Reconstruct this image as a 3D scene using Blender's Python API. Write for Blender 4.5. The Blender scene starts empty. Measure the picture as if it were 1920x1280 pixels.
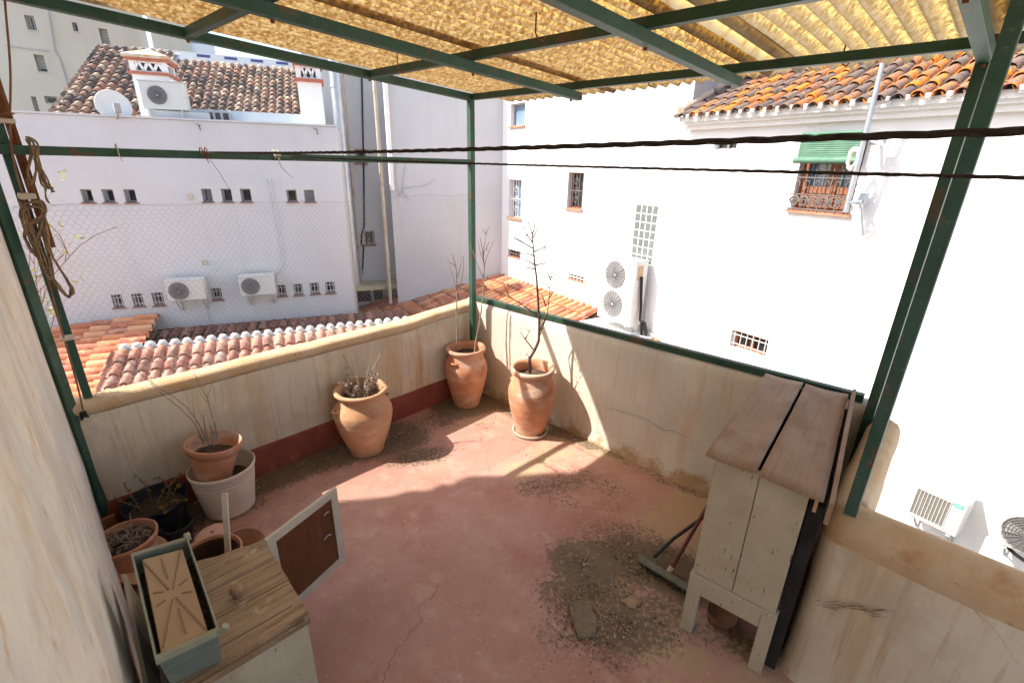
import bpy, math, random
from mathutils import Vector, noise
V = Vector
R = math.radians
rng = random.Random(7)
scene = bpy.context.scene
COL = scene.collection

# ------------------------------------------------------------------ camera
FPX, TH, RO, H = 880.3, .3562, .0207, 2.15      # focal length in px of a 1920 px frame, pitch, roll, eye height
CAM = V((0, 0, H))
_F = V((0, math.cos(TH), -math.sin(TH))); _X0 = V((1, 0, 0)); _U0 = _X0.cross(_F)
_X = _X0*math.cos(RO) + _U0*math.sin(RO); _U = _U0*math.cos(RO) - _X0*math.sin(RO)
cd = bpy.data.cameras.new('camera'); cam = bpy.data.objects.new('camera', cd); COL.objects.link(cam)
cam.location = CAM
from mathutils import Matrix
cam.rotation_euler = Matrix((( _X.x, _U.x, -_F.x), (_X.y, _U.y, -_F.y), (_X.z, _U.z, -_F.z))).to_euler()
cd.sensor_width = 36; cd.lens = FPX/1920*36; cd.clip_start = .01; cd.clip_end = 500
scene.camera = cam

def ray(px, py): return _X*((px-960)/FPX) - _U*((py-640)/FPX) + _F
def Z(px, py, z=0.):                      # where a sight line meets the level z
    d = ray(px, py); return CAM + d*((z-H)/d.z)
def hd(deg): a = R(deg); return V((math.sin(a), math.cos(a), 0))
class Plane:                              # upright plane: u runs to the right seen from the terrace, n points to the terrace
    def __init__(s, p, deg):
        s.p = V(p); s.u = hd(deg); s.n = V((s.u.y, -s.u.x, 0)); s.up = V((0, 0, 1))
    def at(s, px, py, off=0.):
        d = ray(px, py); q = s.p + s.n*off; return CAM + d*((q-CAM).dot(s.n)/d.dot(s.n))
    def uz(s, px, py, off=0.):
        q = s.at(px, py, off); return (q-s.p).dot(s.u), q.z
    def pt(s, u, z, off=0.):
        return V((s.p.x+s.u.x*u+s.n.x*off, s.p.y+s.u.y*u+s.n.y*off, z))

# ------------------------------------------------------------------ materials
def rgb(c): return (c[0], c[1], c[2], 1)
def mat(name, c1, c2=None, scale=4, rough=.8, bump=.15, bscale=60, stains=(), metallic=0., island=None, attr=None, lo=.35, hi=.65, stretch=(1, 1, 1), trans=None, spec=.3, bdist=.01, wave=None, rotz=0, cracks=None):
    """stains: (colour, scale, stretch xyz, lo, hi, strength); island: list of colours picked per separate piece; attr: (name, colour a, colour b)"""
    m = bpy.data.materials.new(name); m.use_nodes = True; nt = m.node_tree; N = nt.nodes; L = nt.links
    N.clear(); out = N.new('ShaderNodeOutputMaterial'); b = N.new('ShaderNodeBsdfPrincipled')
    geo = N.new('ShaderNodeNewGeometry')
    def mapped(st, off=0):
        mp = N.new('ShaderNodeMapping'); mp.inputs['Scale'].default_value = st; mp.inputs['Location'].default_value = (off, off*1.7, off*.3)
        if rotz:
            m0 = N.new('ShaderNodeMapping'); m0.inputs['Rotation'].default_value = (0, 0, -R(rotz)); L.new(geo.outputs['Position'], m0.inputs['Vector']); L.new(m0.outputs[0], mp.inputs['Vector'])
        else: L.new(geo.outputs['Position'], mp.inputs['Vector'])
        return mp.outputs[0]
    def nz(sc, st, off=0, det=8, ro=.6):
        t = N.new('ShaderNodeTexNoise'); t.inputs['Scale'].default_value = sc; t.inputs['Detail'].default_value = det; t.inputs['Roughness'].default_value = ro
        L.new(mapped(st, off), t.inputs['Vector']); return t.outputs[0]
    def rng_(s, lo, hi, mx=1.):
        r = N.new('ShaderNodeMapRange'); r.inputs[1].default_value = lo; r.inputs[2].default_value = hi; r.inputs[4].default_value = mx
        L.new(s, r.inputs[0]); return r.outputs[0]
    def mix(f, a, bb):
        x = N.new('ShaderNodeMix'); x.data_type = 'RGBA'
        for v, i in ((f, 0), (a, 6), (bb, 7)):
            if isinstance(v, (int, float)): x.inputs[i].default_value = v
            elif isinstance(v, tuple): x.inputs[i].default_value = rgb(v)
            else: L.new(v, x.inputs[i])
        return x.outputs[2]
    col = c1
    if island:
        r = N.new('ShaderNodeValToRGB'); r.color_ramp.interpolation = 'CONSTANT'; cr = r.color_ramp
        while len(cr.elements) < len(island): cr.elements.new(.5)
        for i, c in enumerate(island): cr.elements[i].position = i/len(island); cr.elements[i].color = rgb(c)
        L.new(geo.outputs['Random Per Island'], r.inputs[0]); col = r.outputs[0]
        if c2: col = mix(rng_(nz(scale, stretch), lo, hi), col, c2)
    elif c2: col = mix(rng_(nz(scale, stretch), lo, hi), c1, c2)
    if wave:                                       # wood grain / joints: (colour, direction vector scale, distortion, strength)
        w = N.new('ShaderNodeTexWave'); w.inputs['Scale'].default_value = wave[1]; w.inputs['Distortion'].default_value = wave[3]; w.inputs['Detail'].default_value = 3
        L.new(mapped(wave[2]), w.inputs['Vector']); col = mix(rng_(w.outputs[0], .3, .9, wave[4]), col, wave[0])
    for i, (c, sc, st, l, h, k) in enumerate(stains):
        col = mix(rng_(nz(sc, st, 3.1*(i+1)), l, h, k), col, c)
    crk = None
    if cracks:
        nn_ = N.new('ShaderNodeTexNoise'); nn_.inputs['Scale'].default_value = 2.5; nn_.inputs['Detail'].default_value = 6; L.new(mapped((1, 1, 1), 4), nn_.inputs['Vector'])
        va = N.new('ShaderNodeVectorMath'); va.operation = 'SCALE'; va.inputs['Scale'].default_value = .55; L.new(nn_.outputs['Color'], va.inputs[0])
        vb = N.new('ShaderNodeVectorMath'); vb.operation = 'ADD'; L.new(va.outputs[0], vb.inputs[0]); L.new(mapped((1, 1, 1)), vb.inputs[1])
        vo = N.new('ShaderNodeTexVoronoi'); vo.feature = 'DISTANCE_TO_EDGE'; vo.inputs['Scale'].default_value = cracks[0]; L.new(vb.outputs[0], vo.inputs['Vector'])
        mm = N.new('ShaderNodeMath'); mm.operation = 'MULTIPLY'; L.new(rng_(vo.outputs[0], cracks[1], 0, 1.), mm.inputs[0]); L.new(rng_(nz(1.3, (1, 1, 1), 21), .46, .60, cracks[3]), mm.inputs[1])
        crk = mm.outputs[0]; col = mix(crk, col, cracks[2])
    if attr:
        for an, ac, sc in attr:
            a = N.new('ShaderNodeAttribute'); a.attribute_name = an
            n_ = nz(sc, (1, 1, 1), 9.3, 10, .7)
            mu = N.new('ShaderNodeMath'); mu.operation = 'ADD'; L.new(a.outputs['Fac'], mu.inputs[0]); L.new(n_, mu.inputs[1])
            col = mix(rng_(mu.outputs[0], .74, .92, .9), col, ac)
    if isinstance(col, tuple): b.inputs['Base Color'].default_value = rgb(col)
    else: L.new(col, b.inputs['Base Color'])
    b.inputs['Roughness'].default_value = rough; b.inputs['Metallic'].default_value = metallic
    b.inputs['Specular IOR Level'].default_value = spec
    if bump:
        bp = N.new('ShaderNodeBump'); bp.inputs['Strength'].default_value = bump; bp.inputs['Distance'].default_value = bdist
        L.new(nz(bscale, stretch if wave else (1, 1, 1), 1.3), bp.inputs['Height']); L.new(bp.outputs[0], b.inputs['Normal'])
    sh = b.outputs[0]
    if trans:
        t = N.new('ShaderNodeBsdfTranslucent'); t.inputs[0].default_value = rgb(trans[0])
        if len(trans) > 2:
            tc = trans[0]
            if len(trans) > 7:
                a = N.new('ShaderNodeAttribute'); a.attribute_name = trans[7][0]; mu = N.new('ShaderNodeMath'); mu.operation = 'ADD'
                L.new(a.outputs['Fac'], mu.inputs[0]); L.new(nz(7, (1, 1, 1), 8, 9, .7), mu.inputs[1]); tc = mix(rng_(mu.outputs[0], .75, 1.25), tc, trans[7][1])
            L.new(mix(rng_(nz(trans[2], trans[3], 5, 10, .75), trans[4], trans[5]), tc, trans[6]), t.inputs[0])
        ms = N.new('ShaderNodeMixShader'); ms.inputs[0].default_value = trans[1]; L.new(sh, ms.inputs[1]); L.new(t.outputs[0], ms.inputs[2]); sh = ms.outputs[0]
    L.new(sh, out.inputs[0]); return m

# ------------------------------------------------------------------ mesh builder
class MB:
    def __init__(s): s.v = []; s.f = []; s.sm = []
    def add(s, vs, fs, smooth=False):
        k = len(s.v); s.v += [V(p) for p in vs]; s.f += [tuple(i+k for i in f) for f in fs]; s.sm += [smooth]*len(fs); return s
    def box(s, o, a, b, c):               # corner o, edge vectors a b c
        o, a, b, c = V(o), V(a), V(b), V(c)
        if a.cross(b).dot(c) < 0: a, b = b, a
        return s.add([o, o+a, o+a+b, o+b, o+c, o+a+c, o+a+b+c, o+b+c], [(3, 2, 1, 0), (4, 5, 6, 7), (0, 1, 5, 4), (1, 2, 6, 5), (2, 3, 7, 6), (3, 0, 4, 7)])
    def cbox(s, c, u, w, hx, hy, hz, bev=0):      # centred box, axes u, w, u x w, half sizes; bev chamfers it
        u = V(u).normalized(); w = V(w).normalized(); t = u.cross(w)
        if bev <= 0: return s.box(V(c)-u*hx-w*hy-t*hz, u*2*hx, w*2*hy, t*2*hz)
        vs = []; k = len(s.v)
        for sx in (-1, 1):
            for sy in (-1, 1):
                for sz in (-1, 1):
                    for e in range(3):
                        q = [hx, hy, hz]; q[e] = q[e]; r_ = [h-bev if i != e else h for i, h in enumerate(q)]
                        vs.append(V(c)+u*sx*r_[0]+w*sy*r_[1]+t*sz*r_[2])
        def ix(sx, sy, sz, e): return ((sx > 0)*4+(sy > 0)*2+(sz > 0))*3+e
        fs = []
        for e in range(3):
            for sg in (-1, 1):
                a_, b_ = [i for i in range(3) if i != e]; q = []
                for (p1, p2) in ((-1, -1), (1, -1), (1, 1), (-1, 1)):
                    t_ = [0, 0, 0]; t_[e] = sg; t_[a_] = p1; t_[b_] = p2; q.append(ix(*t_, e))
                fs.append(tuple(q))
        for e in range(3):
            a_, b_ = [i for i in range(3) if i != e]
            for p1 in (-1, 1):
                for p2 in (-1, 1):
                    t1 = [0, 0, 0]; t2 = [0, 0, 0]; t1[e] = -1; t2[e] = 1
                    for t_ in (t1, t2): t_[a_] = p1; t_[b_] = p2
                    fs.append((ix(*t1, a_), ix(*t2, a_), ix(*t2, b_), ix(*t1, b_)))
        for sx in (-1, 1):
            for sy in (-1, 1):
                for sz in (-1, 1): fs.append(tuple(ix(sx, sy, sz, e) for e in range(3)))
        s.add(vs, fs); s.fix = True; return s
    def tube(s, pts, r, n=8, smooth=True, cap=True):
        pts = [V(p) for p in pts]; rs = r if isinstance(r, (list, tuple)) else [r]*len(pts)
        vs = []; fs = []; pu = None
        for i, p in enumerate(pts):
            d = (pts[min(i+1, len(pts)-1)]-pts[max(i-1, 0)]).normalized()
            if pu is None: pu = d.orthogonal().normalized()
            u = (pu - d*pu.dot(d)); u = u.normalized() if u.length > 1e-6 else d.orthogonal().normalized(); pu = u; w = d.cross(u)
            for k in range(n):
                a = 2*math.pi*k/n; vs.append(p+(u*math.cos(a)+w*math.sin(a))*rs[i])
        for i in range(len(pts)-1):
            for k in range(n): fs.append((i*n+k, i*n+(k+1) % n, (i+1)*n+(k+1) % n, (i+1)*n+k))
        s.add(vs, fs, smooth)
        if cap: s.add(vs[:n], [tuple(reversed(range(n)))]); s.add(vs[-n:], [tuple(range(n))])
        return s
    def bar(s, a, b, w=.05, up=(0, 0, 1), h=None):  # square tube from a to b
        a, b = V(a), V(b); d = (b-a).normalized(); t = V(up).cross(d)
        if t.length < 1e-4: t = V((1, 0, 0))
        t.normalize(); q = d.cross(t); h = h or w
        return s.box(a-t*w/2-q*h/2, t*w, q*h, b-a)
    def lathe(s, prof, c, seg=40, tilt=None, a0=0, a1=2*math.pi, wob=0):
        vs = []; fs = []; full = abs(a1-a0-2*math.pi) < 1e-6; n = seg if full else seg+1
        for (r, z) in prof:
            for k in range(n):
                a = a0+(a1-a0)*k/seg; rr = r*(1+wob*noise.noise(V((math.cos(a)*2, math.sin(a)*2, z*4+c[0]*9)))) if wob else r
                vs.append(V((rr*math.cos(a), rr*math.sin(a), z)))
        for i in range(len(prof)-1):
            for k in range(seg):
                fs.append((i*n+k, i*n+(k+1) % n, (i+1)*n+(k+1) % n, (i+1)*n+k))
        if tilt: vs = [tilt @ v for v in vs]
        return s.add([v+V(c) for v in vs], fs, True)
    def strip(s, prof, pts, ins, waves=0., smooth=True, caps=True):
        """sweep a wall profile [(outward offset, z or (z, rides on top)]) along pts; ins = inward direction at each pt"""
        vs = []; n = len(prof)
        for i, p in enumerate(pts):
            for (o, z) in prof:
                q = V(p)-V(ins[i])*o; w = waves*noise.noise(V((q.x*2.3, q.y*2.3, z*3))) if waves else 0
                w2 = waves*.8*noise.noise(V((q.x*3.1+7, q.y*3.1, z*2))) if waves and z > .5 else 0
                vs.append(V((q.x, q.y, (p[2] if len(p) > 2 else 0)*(1 if z > .5 else 0)+z+w2))+V(ins[i])*w)
        fs = [(i*n+k, (i+1)*n+k, (i+1)*n+k+1, i*n+k+1) for i in range(len(pts)-1) for k in range(n-1)]
        s.add(vs, fs, smooth)
        if caps: s.add(vs[:n], [tuple(range(n))]); s.add(vs[-n:], [tuple(reversed(range(n)))])
        return s
    def build(s, name, m, parent=None, origin=None, bev=0, kind=None, fixn=False, subd=0, solid=0):
        if not s.v: return None
        o = V(origin) if origin is not None else (V(parent['_o']) if parent is not None and '_o' in parent else None)
        if o is None:
            xs = [v.x for v in s.v]; ys = [v.y for v in s.v]; zs = [v.z for v in s.v]
            o = V(((min(xs)+max(xs))/2, (min(ys)+max(ys))/2, min(zs)))
        me = bpy.data.meshes.new(name); me.from_pydata([tuple(v-o) for v in s.v], [], s.f); me.materials.append(m)
        me.polygons.foreach_set('use_smooth', s.sm); me.update()
        if fixn or getattr(s, 'fix', False):
            import bmesh; bm = bmesh.new(); bm.from_mesh(me); bmesh.ops.recalc_face_normals(bm, faces=bm.faces); bm.to_mesh(me); bm.free()
        ob = bpy.data.objects.new(name, me); COL.objects.link(ob)
        if parent is not None:
            ob.parent = parent; ob.location = o-V(parent['_o'])
        else: ob.location = o
        ob['_o'] = tuple(o)
        if bev:
            bm_ = ob.modifiers.new('bevel', 'BEVEL'); bm_.width = bev; bm_.segments = 2; bm_.limit_method = 'ANGLE'
        if subd: sd = ob.modifiers.new('sub', 'SUBSURF'); sd.levels = sd.render_levels = subd
        if solid: so = ob.modifiers.new('sol', 'SOLIDIFY'); so.thickness = solid
        if kind: ob['kind'] = kind
        return ob

def tag(o, label, cat, group=None):
    o['label'] = label; o['category'] = cat
    if group: o['group'] = group
    return o
def thing(name, loc, label, cat, group=None):
    e = bpy.data.objects.new(name, None); COL.objects.link(e); e.location = V(loc); e['_o'] = tuple(V(loc)); e.empty_display_size = .1
    return tag(e, label, cat, group)

def holed(mb, pl, u0, u1, z0, z1, holes, off=0, thick=.25, top=None):
    """upright wall face with rectangular openings and their reveals"""
    us = sorted({u0, u1, *[h[0] for h in holes], *[h[1] for h in holes]}); zs = sorted({z0, z1, *[h[2] for h in holes], *[h[3] for h in holes]})
    us = [u for u in us if u0 <= u <= u1]; zs = [z for z in zs if z0 <= z <= z1]
    for i in range(len(us)-1):
        for j in range(len(zs)-1):
            cu = (us[i]+us[i+1])/2; cz = (zs[j]+zs[j+1])/2
            if any(h[0] < cu < h[1] and h[2] < cz < h[3] for h in holes): continue
            mb.add([pl.pt(us[i], zs[j], off), pl.pt(us[i+1], zs[j], off), pl.pt(us[i+1], zs[j+1], off), pl.pt(us[i], zs[j+1], off)], [(0, 1, 2, 3)])
    for (a, b, c, d) in holes:
        q = [pl.pt(a, c, off), pl.pt(b, c, off), pl.pt(b, d, off), pl.pt(a, d, off)]; r = [p-pl.n*thick for p in q]
        mb.add(q+r, [(0, 4, 5, 1), (1, 5, 6, 2), (2, 6, 7, 3), (3, 7, 4, 0)])
    q = [pl.pt(u0, z0, off), pl.pt(u1, z0, off), pl.pt(u1, z1, off), pl.pt(u0, z1, off)]; r = [p-pl.n*(thick+2.5) for p in q]
    mb.add(q+r, [(1, 5, 6, 2), (2, 6, 7, 3), (3, 7, 4, 0), (4, 7, 6, 5)])
    return mb
# ------------------------------------------------------------------ materials
OC = (.60, .33, .12); RUST = (.42, .19, .07)
m_floor = mat('floor_paint', (.42, .215, .165), (.49, .29, .23), 1.6, rough=.75, bump=.25, bscale=90, bdist=.004,
    stains=[((.50, .30, .20), 2.2, (1, 1, 1), .52, .72, .55), ((.35, .13, .09), 2.3, (1, 1, 1), .50, .70, .65), ((.58, .38, .29), 5, (1, 1, 1), .56, .66, .4), ((.30, .14, .10), 9, (6, .5, 1), .66, .72, .35), ((.56, .36, .28), 11, (.5, 5, 1), .66, .72, .35), ((.56, .38, .31), 7, (1, 1, 1), .56, .68, .4), ((.60, .46, .38), 45, (1, 1, 1), .60, .68, .5), ((.20, .11, .08), 60, (1, 1, 1), .64, .70, .7)], cracks=(.8, .0045, (.20, .10, .08), .75),
    attr=[('sand', (.46, .32, .19), 9), ('dirt', (.15, .115, .072), 38)])
m_plA = mat('parapet_plaster', (.67, .57, .41), (.72, .65, .51), 2.0, cracks=(1.1, .004, (.42, .26, .13), .8), rough=.9, bump=.5, bscale=55, bdist=.006,
    stains=[((.55, .50, .43), 1.3, (1, 1, 1), .45, .65, .6), ((.55, .35, .16), 7, (1, 1, .10), .50, .66, .75), ((.46, .28, .13), 30, (1, 1, .06), .55, .68, .5), ((.52, .44, .32), 3, (1, 1, 1), .5, .62, .6), ((.30, .15, .07), 30, (1, 1, 1), .70, .76, .6)])
m_plB = mat('parapet_plaster_pale', (.62, .56, .45), (.68, .63, .54), 1.6, cracks=(.9, .003, (.36, .30, .23), .6), rough=.9, bump=.5, bscale=55, bdist=.006,
    stains=[((.50, .46, .41), 1.1, (1, 1, 1), .45, .62, .7), ((.58, .41, .25), 10, (1, 1, .09), .53, .68, .55), ((.52, .36, .22), 32, (1, 1, .06), .56, .68, .45), ((.28, .17, .09), 26, (1, 1, 1), .71, .76, .6)],
    attr=[('dirt', (.36, .22, .10), 5)])
m_ochre = mat('ochre_coping', (.56, .36, .18), (.63, .48, .31), 7, rough=.9, bump=.6, bscale=60, bdist=.006, stains=[((.30, .15, .06), 24, (1, 1, 1), .64, .72, .6), ((.45, .20, .07), 9, (1, 1, 1), .58, .72, .6), ((.5, .42, .33), 4, (1, 1, 1), .58, .7, .5)])
m_skirt = mat('dark_red_skirting', (.20, .045, .03), (.26, .07, .04), 5, rough=.7, bump=.2, stains=[((.40, .17, .08), 9, (1, 1, .6), .60, .72, .5)])
m_wallW = mat('house_plaster', (.64, .61, .54), (.70, .67, .605), 2.5, rough=.9, bump=.6, bscale=45, bdist=.006,
    stains=[((.54, .44, .31), 3.2, (1, 1, .5), .52, .68, .6), ((.52, .51, .48), 2.6, (1, 1, .6), .47, .58, .8), ((.54, .42, .27), 9, (1, 1, .55), .54, .66, .5), ((.44, .28, .14), 16, (1, 1, .6), .60, .70, .6), ((.32, .17, .08), 22, (1, 1, .55), .65, .72, .8)])
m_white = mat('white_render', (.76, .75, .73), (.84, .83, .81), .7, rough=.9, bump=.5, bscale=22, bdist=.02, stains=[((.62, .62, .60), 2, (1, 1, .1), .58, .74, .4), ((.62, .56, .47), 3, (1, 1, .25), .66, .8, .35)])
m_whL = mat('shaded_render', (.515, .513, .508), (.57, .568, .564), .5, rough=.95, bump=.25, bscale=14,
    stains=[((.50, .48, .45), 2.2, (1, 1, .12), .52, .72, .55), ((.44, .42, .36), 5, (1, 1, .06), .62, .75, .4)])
m_cream = mat('apartment_cream', (.60, .52, .40), (.66, .58, .46), .4, rough=.95, bump=0, stains=[((.5, .46, .38), 1.2, (1, 1, .2), .55, .7, .4)])
m_green = mat('green_paint_steel', (.022, .07, .042), (.04, .10, .07), 6, rough=.55, bump=.25, bscale=90, spec=.35, stains=[((.07, .10, .08), 3, (1, 1, 1), .5, .7, .6), ((.15, .065, .03), 9, (1, 1, 1), .60, .68, .85), ((.12, .17, .14), 40, (1, 1, 1), .62, .68, .6), ((.10, .045, .025), 60, (1, 1, 1), .66, .70, .8)])
m_greenD = mat('dark_green_paint_steel', (.016, .05, .03), (.03, .075, .045), 5, rough=.5, bump=.08, bscale=120, spec=.35, stains=[((.11, .05, .025), 7, (1, 1, 1), .56, .70, .75), ((.09, .11, .09), 50, (1, 1, 1), .64, .70, .5)])
m_rust = mat('rusty_steel', (.15, .055, .025), (.24, .10, .045), 14, rough=.85, bump=.4, bscale=120)
m_sheet = mat('corrugated_fibreglass', (.50, .43, .30), (.36, .27, .16), 11, rough=.6, bump=.2, bscale=40,
    trans=((.90, .74, .38), .82, 46, (1, 1, 1), .43, .58, (.38, .25, .11), ('valley', (.60, .51, .36))), stains=[((.55, .48, .38), 5, (1, 1, 1), .5, .7, .5)])
m_sheet3 = mat('greyed_fibreglass', (.55, .50, .40), (.40, .33, .22), 11, rough=.6, bump=.2, bscale=40,
    trans=((.86, .74, .44), .78, 40, (1, 1, 1), .42, .58, (.46, .36, .20), ('valley', (.56, .50, .40))), stains=[((.55, .48, .38), 5, (1, 1, 1), .5, .7, .5)])
m_sheet2 = mat('clearer_fibreglass', (.50, .46, .36), (.42, .36, .25), 9, rough=.55, bump=.2, bscale=40, trans=((.80, .70, .42), .75, 9, (1, 1, 1), .5, .66, (.5, .34, .14), ('valley', (.58, .52, .40))))
m_terra = mat('terracotta', (.50, .21, .105), (.57, .285, .165), 4, rough=.88, bump=.5, bscale=70, bdist=.004, stains=[((.64, .47, .36), 4, (1, 1, 2), .48, .64, .7), ((.22, .10, .06), 5, (1, 1, 1.5), .60, .70, .5), ((.32, .13, .065), 9, (1, 1, 3), .56, .68, .5), ((.62, .48, .38), 40, (1, 1, 1), .64, .70, .6)])
m_terra2 = mat('pale_terracotta', (.53, .28, .145), (.60, .36, .20), 4, rough=.88, bump=.5, bscale=80, bdist=.004, stains=[((.45, .17, .08), 5, (1, 1, 2.5), .52, .68, .6), ((.68, .5, .36), 6, (1, 1, 2), .54, .68, .6), ((.34, .17, .09), 40, (1, 1, 1), .64, .70, .5)])
m_soil = mat('dry_soil', (.07, .045, .03), (.14, .10, .07), 30, rough=1, bump=1, bscale=90, bdist=.02, stains=[((.35, .28, .2), 70, (1, 1, 1), .62, .7, .8)])
m_plastic = mat('chalky_white_plastic', (.64, .56, .46), (.72, .64, .54), 4, rough=.6, bump=.08, stains=[((.42, .33, .24), 6, (1, 1, 3), .58, .74, .5)])
m_black = mat('black_plastic', (.012, .012, .014), (.03, .03, .032), 8, rough=.55, bump=.1)
m_twig = mat('dry_twig', (.24, .18, .13), (.34, .28, .22), 30, rough=.95, bump=.3)
m_bark = mat('dark_bark', (.10, .06, .045), (.17, .11, .08), 30, rough=.95, bump=.4)
m_deadleaf = mat('withered_leaf', (.22, .15, .11), (.34, .27, .22), 20, rough=.95, bump=.3)
m_yleaf = mat('yellow_leaf', (.30, .19, .045), (.18, .10, .025), 20, rough=.8, bump=0, trans=((.45, .3, .05), .3))
m_gleaf = mat('climber_leaf', (.34, .34, .14), (.46, .40, .16), 9, rough=.8, bump=0, trans=((.4, .42, .08), .35))
m_woodtop = mat('weathered_board', (.30, .19, .12), (.36, .25, .17), 3, rough=.8, bump=.5, bscale=60, stretch=(1, 1, 1), bdist=.004, rotz=51.5,
    stains=[((.20, .125, .08), 3, (1.0, 22, 1), .52, .70, .45), ((.42, .31, .23), 3, (.8, 34, 1), .58, .70, .35), ((.24, .15, .10), 4, (1, 2, 1), .54, .66, .6), ((.40, .30, .23), 6, (1, 1, 1), .55, .7, .5), ((.13, .08, .05), 26, (1, 1, 1), .68, .76, .6)])
m_peel = mat('peeling_cream_paint', (.47, .41, .28), (.54, .475, .34), 5, rough=.75, bump=.5, bscale=70, stretch=(1, 1, 1), bdist=.004,
    stains=[((.40, .31, .20), 9, (1, 1, .4), .56, .72, .5), ((.14, .08, .04), 60, (1.5, 1.5, .25), .645, .675, .95), ((.30, .19, .10), 3, (1, 1, 1), .56, .72, .5), ((.40, .30, .2), 90, (2, 2, .12), .60, .7, .5)])
m_pine = mat('bare_pine_boards', (.30, .195, .105), (.40, .28, .17), 5, rough=.8, bump=.5, bscale=50, bdist=.004, rotz=45, stains=[((.17, .105, .05), 3, (1.2, 24, 1), .50, .64, .75), ((.46, .36, .25), 3, (1, 44, 1), .56, .68, .6), ((.20, .12, .06), 8, (1, 1.6, 1), .60, .72, .7), ((.60, .52, .42), 12, (1, 1, 1), .62, .70, .5)])
m_varn = mat('dark_varnish', (.13, .042, .012), (.05, .018, .007), 2.5, rough=.3, bump=.1, spec=.5, stains=[((.2, .075, .03), 12, (3, 3, .3), .5, .7, .6)])
m_gapshade = mat('painted_gap_shade', (.02, .016, .013), (.035, .03, .026), 8, rough=.9, bump=.2)  # near-black colour that paints the shade behind and beside the cabinet
m_cframe = mat('cream_frame_paint', (.50, .43, .33), (.58, .51, .41), 9, rough=.7, bump=.3, stains=[((.3, .2, .12), 22, (1, 1, 1), .64, .72, .6)])
m_sage = mat('sage_plastic', (.27, .275, .19), (.34, .33, .24), 6, rough=.6, bump=.1, stains=[((.45, .42, .3), 7, (1, 1, 1), .58, .72, .6)])
m_sageblue = mat('blue_green_plastic', (.15, .185, .16), (.20, .23, .19), 6, rough=.6, bump=.1, stains=[((.30, .29, .22), 9, (1, 1, 1), .6, .72, .5)])
m_tan = mat('tan_plastic', (.40, .27, .15), (.44, .31, .185), 4, rough=.55, bump=.06, stains=[((.36, .23, .13), 5, (1, 1, 1), .58, .7, .4)])
m_tand = mat('tan_groove', (.27, .17, .095), None, rough=.6, bump=0)
m_rope = mat('dirty_rope', (.22, .145, .085), (.34, .24, .15), 60, rough=.95, bump=.5, bscale=200)
m_line = mat('black_clothesline', (.028, .02, .015), (.06, .04, .028), 60, rough=.95, bump=.6, bscale=260)
m_cable = mat('brown_cable', (.20, .09, .05), (.28, .15, .09), 20, rough=.8, bump=0)
m_bcab = mat('black_cable', (.02, .02, .02), None, rough=.6, bump=0)
m_wire = mat('netting_wire', (.34, .34, .34), None, rough=.6, metallic=.3, bump=0)
m_ac = mat('air_unit_white', (.56, .55, .51), (.60, .59, .56), 2, rough=.5, bump=0, stains=[((.55, .5, .38), 3, (1, 1, 1), .6, .75, .3)])
m_acg = mat('air_unit_grey', (.33, .32, .31), None, rough=.6, bump=0)
m_acd = mat('air_unit_dark', (.10, .10, .10), (.16, .15, .15), 8, rough=.7, bump=0)
m_aclv = mat('coil_fins', (.14, .13, .115), (.18, .17, .15), 20, rough=.6, bump=0)
m_teal = mat('teal_badge', (.0, .42, .30), None, rough=.4, bump=0)
m_glass = mat('dark_window_glass', (.02, .022, .025), (.05, .05, .055), 3, rough=.12, bump=0, spec=.6)
m_gblue = mat('sky_lit_glass', (.22, .32, .42), (.14, .22, .3), 3, rough=.1, bump=0, spec=.8)
m_frame = mat('window_frame_grey', (.42, .41, .40), (.5, .49, .47), 5, rough=.7, bump=0)
m_sill = mat('terracotta_sill', (.45, .17, .10), (.52, .24, .15), 9, rough=.85, bump=.1)
m_silld = mat('dull_brick_sill', (.22, .11, .085), (.28, .15, .12), 9, rough=.85, bump=.1)
m_iron = mat('grille_iron', (.10, .09, .09), (.2, .17, .15), 20, rough=.7, bump=0)
m_ironl = mat('pale_grille', (.55, .53, .50), None, rough=.6, bump=0)
m_brown = mat('brown_joinery', (.27, .10, .045), (.34, .14, .07), 12, rough=.6, bump=.1)
m_blind = mat('green_roller_slats', (.075, .17, .11), (.11, .22, .15), 6, rough=.6, bump=0, stains=[((.25, .42, .3), 4, (1, 1, 9), .55, .7, .5)])
m_galv = mat('galvanised_pipe', (.42, .46, .50), (.52, .55, .58), 4, rough=.4, metallic=.5, bump=0)
m_pvc = mat('weathered_pipe', (.45, .38, .28), (.56, .50, .42), 5, rough=.8, bump=.2, stains=[((.2, .13, .08), 7, (1, 1, .5), .55, .7, .7)])
m_gblock = mat('glass_block', (.12, .135, .125), (.17, .185, .17), 9, rough=.15, bump=.3, spec=.7)
m_capm = mat('limewashed_cap', (.50, .49, .47), (.62, .61, .59), 14, rough=.95, bump=.3)
m_mortar = mat('mortar_white', (.74, .73, .70), None, rough=.9, bump=.2)
m_brick = mat('painted_brick_band', (.40, .13, .08), (.46, .18, .12), 9, rough=.9, bump=.2)
m_dish = mat('dish_white', (.62, .62, .60), (.68, .68, .66), 3, rough=.5, bump=0)
m_shut = mat('cream_shutter', (.50, .46, .38), None, rough=.7, bump=0)
m_conc = mat('ledge_concrete', (.40, .37, .22), (.46, .43, .3), 5, rough=.9, bump=.2)
m_ground = mat('courtyard_ground', (.30, .27, .24), (.38, .35, .31), 2, rough=.95, bump=.3)
m_deck = mat('roof_underlay', (.10, .055, .035), (.16, .09, .06), 8, rough=1, bump=.3)
T_old = [(.36, .24, .17), (.15, .12, .105), (.48, .33, .23), (.22, .165, .14), (.56, .42, .30), (.17, .14, .12), (.42, .25, .17), (.28, .20, .16)]
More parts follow.
